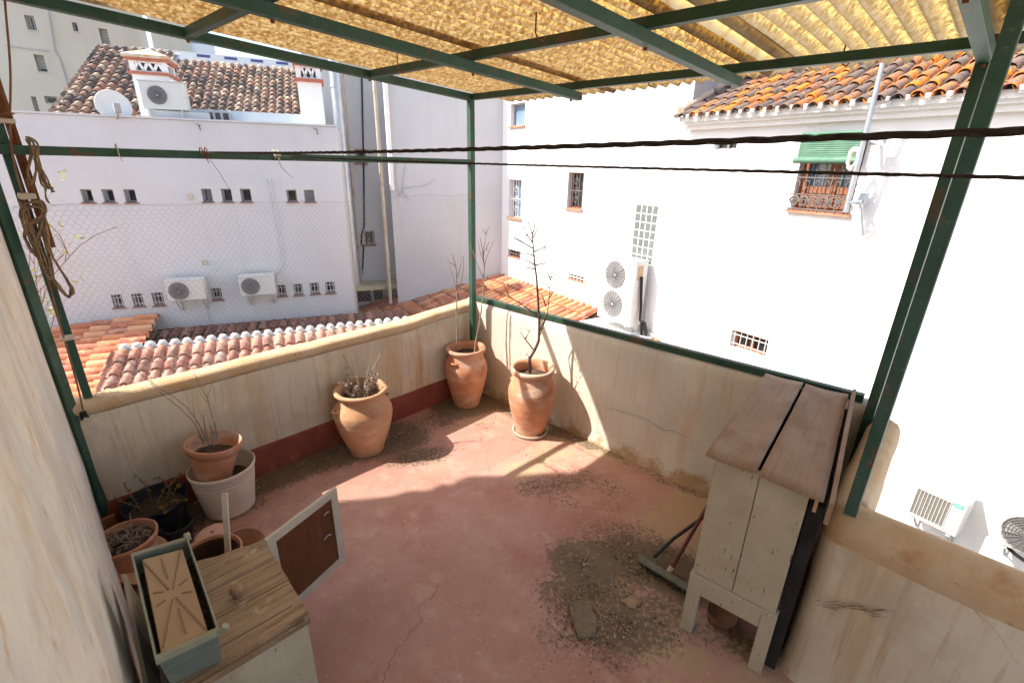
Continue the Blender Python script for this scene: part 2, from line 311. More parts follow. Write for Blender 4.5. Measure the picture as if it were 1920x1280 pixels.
m_tileOld = mat('old_roof_tile', (.3, .2, .1), (.09, .07, .06), 9, island=T_old, rough=.9, bump=.4, bscale=40, lo=.52, hi=.68)
T_or = [(.56, .17, .018), (.15, .12, .10), (.58, .21, .02), (.20, .135, .11), (.42, .14, .05), (.12, .09, .08), (.60, .23, .025), (.40, .16, .06), (.15, .115, .10)]
m_tileOr = mat('lichen_roof_tile', (.6, .2, .05), (.17, .13, .11), 9, island=T_or, rough=.9, bump=.5, bscale=45, lo=.46, hi=.60, stains=[((.55, .24, .045), 12, (1, 1, 1), .58, .68, .7), ((.07, .055, .05), 30, (1, 1, 1), .56, .64, .75), ((.5, .45, .38), 44, (1, 1, 1), .66, .71, .6)])
T_new = [(.44, .19, .12), (.52, .25, .17), (.36, .15, .10), (.58, .33, .24), (.47, .22, .15), (.30, .15, .11)]
m_tileNew = mat('salmon_roof_tile', (.5, .2, .1), (.58, .40, .31), 9, island=T_new, rough=.85, bump=.4, bscale=40, lo=.48, hi=.66, stains=[((.18, .11, .09), 14, (1, 1, 1), .58, .68, .6)])
m_tileOr2 = mat('orange_roof_tile', (.5, .2, .1), (.60, .34, .2), 6, island=[(.50, .18, .08), (.56, .23, .11), (.44, .14, .07), (.60, .29, .15), (.36, .13, .08)], rough=.85, bump=.2, bscale=40, lo=.5, hi=.7)
m_tileDk = mat('dark_roof_tile', (.2, .1, .07), (.08, .06, .05), 6, island=[(.19, .08, .055), (.24, .11, .075), (.15, .07, .05), (.28, .14, .1)], rough=.9, bump=.2, bscale=40, lo=.5, hi=.65)
m_debris = mat('debris', (.1, .1, .1), island=[(.14, .10, .065), (.30, .22, .14), (.07, .06, .045), (.42, .33, .22), (.17, .15, .10), (.26, .17, .10), (.6, .55, .46), (.34, .14, .05), (.11, .10, .075), (.24, .19, .13), (.36, .28, .19)], rough=1, bump=0)
m_leafdeb = mat('leaf_litter', (.1, .1, .1), island=[(.30, .20, .07), (.16, .12, .05), (.36, .27, .11), (.22, .14, .06), (.10, .08, .04)], rough=1, bump=0)
m_bluestripe = mat('blue_stripe', (.10, .10, .26), None, rough=.7, bump=0)
m_dusty = mat('dusty_grey_tan_plastic', (.30, .26, .18), (.38, .33, .24), 7, rough=.8, bump=.2)
m_broom = mat('broom_dirty_green', (.13, .15, .11), (.2, .21, .16), 20, rough=.8, bump=.2)
m_bristle = mat('dark_bristle', (.05, .05, .045), (.1, .09, .08), 60, rough=1, bump=.6, bscale=200)
m_handle = mat('maroon_handle', (.13, .04, .035), None, rough=.5, bump=0)
m_handle2 = mat('black_handle', (.03, .03, .03), None, rough=.5, bump=0)
# ------------------------------------------------------------------ generators
def tiles(o, u, v, W, Ln, pitch=.22, row=.36, r=.085, jit=.006, mb=None, ch=None, clip=None):
    """half-round roof tiles: o lower left corner, u along the eave, v up the slope"""
    o, u, v = V(o), V(u).normalized(), V(v).normalized(); n = u.cross(v).normalized()
    if n.z < 0: n = -n
    mb = mb or MB(); ch = ch or MB(); g = random.Random(3)
    nc = int(W/pitch); nr = int(Ln/row+.5)
    for c in range(nc):
        base = o+u*((c+.5)*pitch); lj = g.uniform(-.02, .02)
        for k in range(nr):
            j = u*g.uniform(-jit, jit); a = base+v*(k*row-.05+lj+g.uniform(-.008, .008))+j; b = base+v*((k+1)*row)+j
            if clip and not clip((a+b)/2): continue
            lift = n*(.028+g.uniform(0, .008)); r0 = r*g.uniform(.97, 1.04); r1 = r*.82
            S = 7; vs = []
            for (p, rr, l) in ((a, r0, lift), (b, r1, n*.004), (a, r0-.014, lift)):
                for i in range(S+1):
                    t = math.pi*i/S; vs.append(p+l+u*(-math.cos(t)*rr)+n*(math.sin(t)*rr*1.0))
            m = S+1; fs = []
            for i in range(S):
                fs.append((i, i+1, m+i+1, m+i)); fs.append((i, 2*m+i, 2*m+i+1, i+1))
            mb.add(vs, fs, True)
    for c in range(nc+1):                                   # channel tiles between the covers
        base = o+u*(c*pitch)
        for k in range(nr):
            a = base+v*(k*row-.07+g.uniform(-.01, .01)); b = base+v*((k+1)*row)
            if clip and not clip((a+b)/2): continue
            vs = []; S = 4
            for (p, rr, l) in ((a, r*.95, .02), (b, r*.8, -.005)):
                for i in range(S+1):
                    t = math.pi*i/S; vs.append(p+n*(l+.055)+u*(-math.cos(t)*rr)-n*(math.sin(t)*rr*.75))
            m = S+1; ch.add(vs, [(i+1, i, m+i, m+i+1) for i in range(S)], True)
    return mb, ch

def twig(mb, p, d, ln, r, depth, g, spread=.6, up=.15, kids=(2, 3), nseg=5, leaf=None):
    pts = [V(p)]; rs = [r]; d = V(d).normalized()
    for i in range(nseg):
        d = (d+V((g.uniform(-1, 1), g.uniform(-1, 1), g.uniform(-.6, .8)))*.14+V((0, 0, up*.3))).normalized()
        pts.append(pts[-1]+d*ln/nseg); rs.append(r*(1-.65*(i+1)/nseg))
    mb.tube(pts, rs, 5, cap=False)
    if leaf and depth <= 0: leaf(pts[-1], d)
    if depth <= 0: return
    for k in range(g.randint(*kids)):
        i = g.randint(max(1, nseg//3), nseg)
        q = (d+V((g.uniform(-1, 1), g.uniform(-1, 1), g.uniform(-.3, .9)))*spread).normalized()
        twig(mb, pts[i], q, ln*g.uniform(.35, .6), max(rs[i]*.7, .0006), depth-1, g, spread, up, kids, max(3, nseg-1), leaf)

def leafquad(mb, p, d, s, g):
    d = V(d).normalized(); a = V((g.uniform(-1, 1), g.uniform(-1, 1), g.uniform(-1, 1))); t = d.cross(a)
    if t.length < .01: return
    t.normalize(); n = d.cross(t)
    mb.add([p, p+d*s*.5+t*s*.28+n*s*.1, p+d*s, p+d*s*.5-t*s*.28+n*s*.1], [(0, 1, 2, 3)], True)

def disc_grille(mbg, c, u, w, r, rings=7, spokes=16, wr=.004):
    n = V(u).cross(V(w)).normalized()
    for k in range(1, rings+1):
        rr = r*k/rings; mbg.tube([V(c)+V(u)*math.cos(a)*rr+V(w)*math.sin(a)*rr for a in [2*math.pi*i/28 for i in range(29)]], wr, 4, cap=False)
    for k in range(spokes):
        a = 2*math.pi*k/spokes; e = V(u)*math.cos(a)+V(w)*math.sin(a); mbg.tube([V(c)+e*r*.12, V(c)+e*r], wr, 4, cap=False)
def flat_disc(mb, c, u, w, r, n=32, d=0):
    nn = V(u).cross(V(w)).normalized()
    a_ = [V(c)+V(u)*math.cos(2*math.pi*i/n)*r+V(w)*math.sin(2*math.pi*i/n)*r for i in range(n)]
    if not d: return mb.add(a_, [tuple(range(n))])
    b_ = [p+nn*d for p in a_]
    return mb.add(a_+b_, [tuple(reversed(range(n))), tuple(range(n, 2*n))]+[(i, (i+1) % n, n+(i+1) % n, n+i) for i in range(n)])

def aircon(pl, uc, zb, w, h, d, gap, label, fans, louvre=None, group='air conditioning units', badge=False, dark=m_acd, casing=m_ac):
    """outdoor unit on plane pl: uc centre, zb underside, gap to the wall"""
    t = thing('air_conditioner', pl.pt(uc, zb, gap+d/2), label, 'air conditioner', group)
    f = gap+d; up = V((0, 0, 1)); u = pl.u; n = pl.n
    b = MB(); b.cbox(pl.pt(uc, zb+h/2, gap+d/2), u, up, w/2, h/2, d/2, .012); b.build('casing', casing, t)
    r = MB(); r.cbox(pl.pt(uc, zb+h+.006, gap+d/2), u, up, w/2+.008, .008, d/2+.008); r.build('lid', casing, t)
    for (fu, fz, fr) in fans:
        c = pl.pt(uc+fu, zb+fz, f)
        k = MB(); flat_disc(k, c+n*.002, u, up, fr*.98, d=.002); k.build('fan_opening', dark, t)
        k = MB()
        for q in range(3):                                    # blades
            a0 = q*2.1+.3; pts = []
            for a_, rr in ((a0, .2), (a0+.35, .9), (a0+1.1, .92), (a0+.9, .22)): pts.append(c+n*(.006+.003*(rr > .5))+(u*math.cos(a_)+up*math.sin(a_))*fr*rr)
            k.add(pts, [(0, 1, 2, 3)])
        flat_disc(k, c+n*.01, u, up, fr*.2, 16, .004); k.build('fan', m_acg, t)
        k = MB(); disc_grille(k, c+n*.018, u, up, fr, 8, 20, .0035); k.build('fan_grille', m_aclv if dark is m_acd else m_acd, t)
    if louvre:
        (a, b_, c_, d_) = louvre
        k = MB(); k.cbox(pl.pt(uc+(a+b_)/2, zb+(c_+d_)/2, f+.001), u, up, (b_-a)/2, (d_-c_)/2, .004); k.build('coil', m_aclv, t)
        k = MB(); nb = 9
        for i in range(nb+1): k.box(pl.pt(uc+a+(b_-a)*i/nb-.004, zb+c_, f+.005), u*.005, n*.008, up*(d_-c_))
        for z_ in (c_, d_): k.box(pl.pt(uc+a-.01, zb+z_-.008, f+.004), u*(b_-a+.02), n*.012, up*.016)
        k.build('guard_bars', casing, t)
    if badge:
        k = MB(); bx = uc+w*.26; k.cbox(pl.pt(bx+w*.09, zb+h*.86, f+.004), u, up, w*.085, h*.045, .003); bd = k.build('badge', m_teal, t)
        k = MB()
        for i in range(7): k.box(pl.pt(bx+w*(.025+.02*i), zb+h*(.84+.006*(i % 2)), f+.008), u*.006, n*.002, up*h*(.035 if i not in (0, 4) else .045))
        k.build('badge_lettering', m_ac, t)
    k = MB()
    for s in (-1, 1):
        k.box(pl.pt(uc+s*w*.36-.02, zb-.035, 0.004), u*.04, n*(f-.02), up*.03); k.box(pl.pt(uc+s*w*.36-.02, zb-.30, .004), u*.04, n*.03, up*.27)
        k.tube([pl.pt(uc+s*w*.36, zb-.28, .03), pl.pt(uc+s*w*.36, zb-.03, f*.8)], .012, 5)
    k.build('bracket', m_frame, t)
    return t

def window(parent, pl, a, b, c, d, depth=.2, glass=m_glass, fr=.03, bars=None, sill=m_sill, grid=None, frame=m_frame, pane_in=None, sillout=.05, sillh=.04):
    """a window set in an opening (u a..b, z c..d)"""
    u, n, up = pl.u, pl.n, V((0, 0, 1)); o = -depth
    k = MB(); w_ = fr
    k.box(pl.pt(a, c, o), u*(b-a), up*w_, n*.04); k.box(pl.pt(a, d-w_, o), u*(b-a), up*w_, n*.04)
    k.box(pl.pt(a, c+w_, o), u*w_, up*(d-c-2*w_), n*.04); k.box(pl.pt(b-w_, c+w_, o), u*w_, up*(d-c-2*w_), n*.04)
    if grid:
        for i in range(1, grid[0]): x = a+(b-a)*i/grid[0]; k.box(pl.pt(x-w_/2, c+w_, o), u*w_, up*(d-c-2*w_), n*.035)
        for i in range(1, grid[1]): z = c+(d-c)*i/grid[1]; k.box(pl.pt(a+w_, z-w_/2, o-.001), u*(b-a-2*w_), up*w_, n*.033)
    w = k.build('window', frame, parent)
    k = MB(); k.box(pl.pt(a, c, o-.03), u*(b-a), up*(d-c), n*.02); g_ = k.build('pane', glass, w)
    if bars:
        k = MB(); nx, nz_ = bars[:2]; r = bars[2] if len(bars) > 2 else .008
        for i in range(nx): x = a+(b-a)*(i+.5)/nx; k.tube([pl.pt(x, c, -.03), pl.pt(x, d, -.03)], r, 5)
        for i in range(nz_): z = c+(d-c)*(i+.5)/nz_; k.tube([pl.pt(a, z, -.03), pl.pt(b, z, -.03)], r, 5)
        if len(bars) > 4:                                   # scrolls
            for i in range(bars[4]):
                z = c+(d-c)*(i+1)/(bars[4]+1); x = (a+b)/2
                k.tube([pl.pt(x+math.cos(q)*(b-a)*.16*(1-q/16), z+math.sin(q)*(b-a)*.16*(1-q/16), -.03) for q in [j*.6 for j in range(16)]], r*.8, 4)
        k.build('grille', bars[3] if len(bars) > 3 else m_iron, w)
    if sill:
        k = MB(); k.box(pl.pt(a-.03, c-sillh, -depth+.05), u*(b-a+.06), up*(sillh+.003), n*(depth-.05+sillout)); k.build('sill', sill, w)
    return w
# ------------------------------------------------------------------ terrace frame of reference
CW = V((-.36, 4.39, 0)); dA = hd(44.1); dB = hd(132.3); nA = V((dA.y, -dA.x, 0)); nB = V((-.673, -.740, 0)).normalized()
def T(a, b, z=0.): return CW-dA*a+dB*b+V((0, 0, z))     # a: from the corner along the left parapet, b: along the right one
def ab(p):
    q = V(p)-CW; c = dA.dot(dB); x = q.dot(dA); y = q.dot(dB); bb = (y-c*x)/(1-c*c); return -(x-c*bb), bb
AW, BN, AD = 2.985, 3.16, 1.03                           # facade, niche side wall, near parapet
# dirt and sand on the floor, given along the places where they lie
DIRT = [((470, 905), (640, 845), .16, .62), ((640, 845), (760, 815), .20, .62), ((760, 815), (850, 770), .16, .46), ((850, 765), (930, 745), .19, .66), ((930, 745), (1010, 790), .14, .5),
        ((1030, 800), (1110, 832), .10, .42), ((1110, 832), (1240, 895), .06, .32), ((1240, 900), (1330, 930), .05, .36), ((740, 860), (820, 850), .13, .34), ((880, 800), (950, 790), .12, .18),
        ((990, 915), (1070, 905), .12, .30), ((1060, 940), (1120, 985), .10, .26), ((1110, 985), (1200, 1010), .13, .34), ((1080, 1050), (1180, 1040), .18, .44), ((1180, 1040), (1280, 1080), .20, .52),
        ((1060, 1120), (1150, 1110), .18, .36), ((1040, 1190), (1130, 1200), .13, .38), ((1130, 1190), (1230, 1160), .18, .42), ((1340, 1190), (1420, 1220), .10, .38), ((960, 840), (1040, 870), .12, .14),
        ((1240, 1120), (1300, 1180), .10, .34), ((1200, 1000), (1290, 1060), .11, .36), ((1060, 870), (1150, 930), .12, .20), ((1130, 900), (1240, 960), .10, .20), ((1100, 1060), (1060, 1180), .12, .38), ((220, 960), (360, 960), .16, .42), ((360, 980), (470, 945), .13, .30), ((430, 960), (520, 890), .08, .30)]
SAND = [((1300, 930), (1240, 990), .16, .45), ((1330, 1000), (1290, 1060), .12, .40), ((1130, 1080), (1230, 1170), .30, .36), ((1250, 1180), (1400, 1260), .20, .40), ((870, 780), (1000, 800), .22, .26),
        ((1060, 830), (980, 880), .16, .30), ((1110, 840), (1310, 915), .10, .34), ((480, 900), (620, 860), .16, .18), ((1290, 1170), (1100, 1230), .16, .24)]
def _caps(L_): return [(Z(*a), Z(*b), r, k) for a, b, r, k in L_]
DC, SC = _caps(DIRT), _caps(SAND)
def dens(p, L_):
    m = 0
    for a, b, r, k in L_:
        ab_ = b-a; t = max(0, min(1, (p-a).dot(ab_)/ab_.dot(ab_))); d = (p-(a+ab_*t)).length/r
        if d < 1.7: m = max(m, k*(1 if d < .6 else max(0, (1.7-d)/1.1)))
    return m
NA_, NB_ = 150, 240
mb = MB(); ids = {}; dd = []; sd = []
for i in range(NA_+1):
    for j in range(NB_+1):
        a = -.06+(AW+.4)*i/NA_; b = -.06+4.9*j/NB_
        if a < AD-.12 and b > BN+.1: continue
        p = T(a, b); ids[i, j] = len(mb.v); mb.v.append(V((p.x, p.y, .004*noise.noise(p*3)-.002)))
        nz_ = .5+.5*noise.fractal(V((p.x*2.2, p.y*2.2, 3)), 1, 2, 4)
        dd.append(min(1, dens(V((p.x, p.y, 0)), DC)*(.55+.9*nz_))); sd.append(min(1, dens(V((p.x, p.y, 0)), SC)*(.6+.8*nz_)))
for i in range(NA_):
    for j in range(NB_):
        q = [ids.get(k) for k in ((i, j), (i, j+1), (i+1, j+1), (i+1, j))]
        if None not in q: mb.f.append(tuple(q)); mb.sm.append(True)
fl = mb.build('floor', m_floor, origin=(0, 0, 0), kind='structure', fixn=True)
if fl.data.polygons[0].normal.z < 0: fl.data.flip_normals()
for nm, dat in (('dirt', dd), ('sand', sd)):
    at_ = fl.data.attributes.new(nm, 'FLOAT', 'POINT'); at_.data.foreach_set('value', dat)

# slab and lower storeys under the terrace
mb = MB()
def prism(mb, poly, z0, z1):
    n = len(poly); vs = [V((p.x, p.y, z0)) for p in poly]+[V((p.x, p.y, z1)) for p in poly]
    return mb.add(vs, [tuple(range(n-1, -1, -1)), tuple(range(n, 2*n))]+[(i, (i+1) % n, n+(i+1) % n, n+i) for i in range(n)])
prism(mb, [T(-.14, -.14), T(AW+.02, -.14), T(AW+.36, 5), T(AD-.12, 5), T(AD-.12, BN+.12), T(-.14, BN+.12)], -5, -.012)
o = mb.build('terrace_base', m_white, kind='structure', fixn=True)

# ------------------------------------------------------------------ parapets
def line(p, q, n): return [V(p)+(V(q)-V(p))*i/n for i in range(n+1)]
# left parapet (plaster, ochre coping, dark red skirting)
pa = thing('parapet_wall', T(1.5, -.07), 'stained cream parapet with thick ochre coping and dark red skirting', 'parapet')
A0, A1 = T(AW, 0), T(-.02, 0)
pts = line(A0, A1, 60)
for i, p in enumerate(pts): p.z = .05*max(0, (i/60-.72))/.28            # the top climbs towards the corner
mb = MB(); mb.strip([(0, -.01), (0, .2), (0, .4), (0, .6), (.0, .74), (.005, .795)], pts, [nA]*61, .012, caps=False)
mb.strip([(.15, .8), (.15, .2), (.15, -5)], pts, [nA]*61, 0, caps=False); mb.build('wall', m_plA, pa)
mb = MB(); mb.strip([(.003, .800), (-.006, .818), (-.012, .838), (-.010, .856), (.004, .870), (.04, .879), (.10, .878), (.138, .868), (.153, .845), (.156, .78)], pts, [nA]*61, .012); mb.build('coping', m_ochre, pa)
mb = MB(); mb.strip([(-.013, -.01), (-.013, .205), (-.006, .222), (.006, .226)], pts, [nA]*61, .012); mb.build('skirting', m_skirt, pa)
# right parapet
pb = thing('parapet_wall', T(-.07, 1.5), 'long pale cracked parapet under the green rail, cabinet against it', 'parapet')
pts = line(T(0, -.15), T(0, BN+.02), 64)
pts2 = pts+[T(-.0, BN+.02+.06*math.sin(t))+(-nB)*(.0) for t in ()]
for i, p in enumerate(pts): p.z = .05*(i/64)
mb = MB(); mb.strip([(-.035, -.01), (-.02, .03), (-.006, .09), (0, .2), (0, .4), (0, .6), (0, .8), (0, .87), (.012, .905), (.04, .922), (.08, .926), (.115, .915), (.135, .88), (.14, .8), (.14, -5)], pts, [nB]*65, .012)
o = mb.build('wall', m_plB, pb)
at_ = o.data.attributes.new('dirt', 'FLOAT', 'POINT'); at_.data.foreach_set('value', [max(0, .42-(v.co.z)*1.9)+.0 for v in o.data.vertices])
mb = MB(); cr = []                                                        # the long crack, a groove with crumbling edge
gx = random.Random(4); P_B = Plane(T(0, 0), 132.3)
for i, (x, y) in enumerate([(1135, 765), (1160, 772), (1205, 783), (1222, 795), (1245, 808), (1262, 808), (1290, 820), (1318, 835), (1345, 840)]):
    cr.append(P_B.at(x, y+gx.uniform(-2, 2), .008))
mb.tube([p_+P_B.n*-.007 for p_ in cr], [.001, .002, .0032, .0022, .0045, .003, .002, .003, .001], 5); mb.build('crack', mat('crack_grey', (.36, .32, .27), (.48, .43, .36), 60, rough=1, bump=.5), pb)
k = MB(); pq = P_B.at(1259, 884, .004); k.tube([pq-P_B.n*.02, pq+P_B.n*.006], .012, 10); k.build('drain_spout', m_acd, pb)
# near parapet with its return along the niche
pd = thing('parapet_wall', T(AD, BN+.5), 'rounded near parapet with ochre top and rust streaks', 'parapet')
def dpath():
    c0 = T(.02, BN); c1 = T(AD, BN); R_ = .09; P = []; I = []
    e_in = (-dB).normalized(); d_in = nB_near
    for i in range(14): P.append(c0+(c1+dA*R_-c0)*i/14); I.append(e_in)
    cc = c1+dA*R_+nd_dir*R_
    for i in range(9):
        t = i/8; v = (e_in*(1-t)+d_in*t).normalized(); P.append(cc+v*R_*1.0); I.append(v)
    for i in range(1, 34): P.append(c1+nd_dir*(R_+1.9*i/33)); I.append(d_in)
    return P, I
nd_dir = hd(136.0); nB_near = V((-nd_dir.y*-1, 0, 0)); nB_near = V((nd_dir.y, -nd_dir.x, 0))
if nB_near.dot(CAM-T(AD, BN)) < 0: nB_near = -nB_near
P_, I_ = dpath()
for p in P_: p.z = 0
mb = MB(); mb.strip([(-.02, -.01), (-.006, .05), (0, .15), (0, .3), (0, .5), (0, .65), (0, .80)], P_, I_, .01, caps=False)
mb.strip([(.135, .8), (.135, 0), (.135, -5)], P_, I_, 0, caps=False); mb.build('wall', m_plA, pd)
mb = MB(); mb.strip([(.001, .775), (-.008, .83), (-.004, .88), (.012, .915), (.04, .935), (.075, .935), (.11, .92), (.13, .885), (.137, .82), (.137, .77)], P_, I_, .012); mb.build('coping', m_ochre, pd)
mb = MB(); g = random.Random(9)                                         # the black scuff on its face
P_D = Plane(T(AD, BN), 136.0)
for q in range(34):
    x = g.uniform(1530, 1640); y = 1128+(x-1520)*.16+g.uniform(-9, 9)*(1 if g.random() < .5 else .5); p0 = P_D.at(x, y, .006); p1 = P_D.at(x+g.uniform(8, 40), y+g.uniform(-3, 8), .006)
    mb.tube([p0, (p0+p1)/2+V((0, 0, g.uniform(-.002, .003))), p1], [.0004, g.uniform(.0005, .0014), .0003], 4)
mb.build('scuff_mark', mat('scuff', (.14, .09, .05), (.26, .17, .10), 50, rough=1, bump=0), pd)

# ------------------------------------------------------------------ our own house: the facade the picture is taken from
hw = thing('house_facade', T(AW+.2, 2), 'close stained whitewashed house wall filling the left edge', 'house')
W0 = T(AW-.01, -.10); dW = hd(134.9); nW = V((.706, .708, 0))
mb = MB(); pts = []; I = []
for i in range(9):
    t = i/8*math.pi/2; v = (nW*math.sin(t)-dW*math.cos(t)).normalized(); pts.append(W0+dW*.07-nW*.07+v*.07); I.append(v)
for i in range(1, 60): pts.append(W0+dW*(.07+5.1*i/60)); I.append(nW)
mb.strip([(0, -.01), (0, .25), (0, .5), (0, .8), (0, 1.2), (0, 1.6), (0, 2.0), (0, 2.5), (0, 3.05)], pts, I, .012, caps=False)
UP = V((0, 0, 1)); q0 = W0-nW*.07; q1 = W0+dW*5.2; q2 = q1-nW*5; q3 = W0-nW*5
mb.add([q0-UP*5, q0+UP*3.05, q3+UP*3.05, q3-UP*5], [(0, 1, 2, 3)]); mb.add([q0+UP*3.05, q1+UP*3.05, q2+UP*3.05, q3+UP*3.05], [(0, 1, 2, 3)])
mb.add([q1-UP*5, q2-UP*5, q2+UP*3.05, q1+UP*3.05], [(0, 1, 2, 3)]); mb.add([q3-UP*5, q2-UP*5, q2+UP*3.05, q3+UP*3.05], [(0, 1, 2, 3)])
mb.build('wall', m_wallW, hw)
# added unseen wall left of the frame, its edge shaped to shade the terrace
mb = MB(); poly = [(-4, -5), (2.10, -5), (2.15, 3.3), (2.17, 3.6), (2.2, 4.2), (2.22, 4.35), (2.265, 4.45), (2.25, 4.6), (2.32, 4.68), (2.31, 4.76), (2.38, 4.85), (2.40, 4.95), (2.38, 5.2), (2.39, 5.6), (-4, 5.6)]
vs = [V((-4.5, y, z)) for y, z in poly]+[V((-4.8, y, z)) for y, z in poly]; n = len(poly)
mb.add(vs, [tuple(range(n)), tuple(range(2*n-1, n-1, -1))]+[(i, n+i, n+(i+1) % n, (i+1) % n) for i in range(n)])
nb = thing('shade_blocker', (-6, -1, -5), 'added shade blocker wall beyond the left edge of the terrace', 'house'); mb.build('wall', m_white, nb, fixn=True)
# ------------------------------------------------------------------ pergola
PC = V((-.376, 4.246, 0)); pA = hd(46.4); pB = hd(130.8)
pg = thing('pergola', PC, 'green painted steel pergola carrying a yellowed corrugated sheet roof', 'pergola')
SL = .058; UPZ_ = V((0, 0, 1))
def Q(a, b, z): return PC-pA*a+pB*b+V((0, 0, z))          # a back along the rafters, b along the purlins
def member(name, p, q, w=.045, m=m_green, up=(0, 0, 1), h=None):
    k = MB(); k.bar(p, q, w, up, h); return k.build(name, m, pg, bev=.003)
Rr = Q(0, 3.055, 0)
k = MB(); k.cbox(Q(0, 0, 1.33), pB, pA, .0225, .0225, 1.33); k.build('post', m_green, pg, bev=.003)
k = MB(); k.cbox(V((1.935, 2.25, 1.32)), pB, pA, .022, .022, 1.32); k.build('post', m_greenD, pg, bev=.003)
p2 = Z(1595, 960, .93); k = MB(); k.cbox(V((p2.x, p2.y, .92+.95)), pB, pA, .020, .020, .95); k.build('post', m_green, pg, bev=.003)
pr = V((-2.40, 2.37, 0)); k = MB(); k.cbox(pr+V((0, 0, .86+.96)), pB, pA, .019, .019, .96); k.build('post', m_green, pg, bev=.003)
pl_ = V((-2.43, 2.27, 0)); k = MB(); k.cbox(pl_+V((0, 0, .15+1.32)), hd(88), V((0, 0, 1)).cross(hd(88)), .027, .027, 1.32); k.build('post', m_green, pg, bev=.003)
k = MB(); k.cbox(pl_+V((.01, 0, .07)), pB, pA, .035, .035, .07); k.build('post_foot', m_terra, pg, bev=.004)
k = MB(); q = Z(22, 262, 2.25); base = pr+V((.05, .015, 0))
k.bar(base+V((0, 0, 1.72)), base+V((-.015, .0, 2.80)), .035, pB, .012); k.bar(base+V((.0, .012, 1.72)), base+V((-.015, .012, 2.80)), .012, pB, .04); k.build('angle_bar', m_rust, pg)
k = MB(); k.cbox(pr+V((.035, -.03, 2.33)), pB, pA, .045, .012, .014); k.cbox(pr+V((.075, -.03, 2.33)), pB, pA, .006, .02, .02); k.tube([pr+V((.04, -.05, 2.33)), pr+V((.13, -.04, 2.33))], .004, 6); k.build('clamp', m_rust, pg)
# rails
member('cross_rail', Q(2.84, 0, 2.178), Q(.02, 0, 2.178), .042)
def on(a): return SL*a
member('top_beam', Q(3.25, 0, 2.668+on(3.25)), Q(-.02, 0, 2.665), .05)
B_r0 = T(-.04, .06, .962); B_r1 = V((1.945, 2.30, .99)); member('top_rail', T(-.03, -.02, .945), T(-.03, 3.09, .992), .045, m_greenD)
# rafters
for i, b in enumerate([1.01, 2.05, 3.06]):
    e = -.06 if i < 2 else 0
    member('rafter', Q(3.3, b, 2.612+on(3.3)), Q(e, b, 2.612+on(e)), .05, m_green if i else m_green)
# purlins
for a in (.0, .88, 1.93, 2.9):
    member('purlin', Q(a, -.0, 2.668+on(a)), Q(a, 3.9, 2.668+on(a)), .045, m_greenD)
# bolts at the joints
for (b_, z_) in ((0, 2.668), (1.01, 2.61), (2.05, 2.61), (3.06, 2.61)):
    for a_ in (.03, .88, 1.93):
        k = MB(); c_ = Q(a_, b_, z_+on(a_)) - UPZ_*.028; k.tube([c_, c_-UPZ_*.012], .009, 6); k.build('bolt', m_rust, pg)
# hooks that hold the sheets
for (px, py) in ((745, 112), (1005, 40), (1217, 140), (1583, 95)):
    p = Z(px, py, 2.70); k = MB(); k.tube([p+V((0, 0, .03)), p, p+V((0, 0, -.04)), p+V((.008, 0, -.06)), p+V((.03, .005, -.066)), p+V((.04, .006, -.05))], .0035, 6); k.build('hook', m_rust, pg)
# corrugated sheets
def sheet(b0, b1, a0, a1, z, m, seed, pitch=.081, amp=.019):
    k = MB(); val = []; nb_ = int((b1-b0)/pitch*8); na_ = 26; g_ = random.Random(seed)
    for i in range(na_+1):
        a = a0+(a1-a0)*i/na_
        for j in range(nb_+1):
            b = b0+(b1-b0)*j/nb_; w = .006*noise.noise(V((a*2, b*2, seed))); val.append(.5-.5*math.cos(2*math.pi*b/pitch))
            bb = b+(.02*max(0, min(1, (a-.5)/1.4))*max(0, 1-b*4) if seed == 1 else 0)
            k.v.append(Q(a+(.012*noise.noise(V((b*9, seed, 0))) if i in (0, na_) else 0), bb, z+on(a)+amp*(1+math.cos(2*math.pi*b/pitch))+w))
    for i in range(na_):
        for j in range(nb_): a_ = i*(nb_+1)+j; k.f.append((a_, a_+1, a_+nb_+2, a_+nb_+1)); k.sm.append(True)
    o_ = k.build('roof_sheet', m, pg, solid=.0015); at_ = o_.data.attributes.new('valley', 'FLOAT', 'POINT'); at_.data.foreach_set('value', val); return o_
sheet(-.02, 1.07, -.44, 3.5, 2.695, m_sheet, 1)
sheet(.97, 2.11, -.45, 3.5, 2.702, m_sheet, 2)
sheet(2.03, 2.30, -.42, 3.5, 2.7085, m_sheet2, 3)
sheet(2.19, 3.10, -.46, 3.5, 2.715, m_sheet3, 4)
sheet(3.0, 4.1, -.44, 3.5, 2.72, m_sheet3, 5)

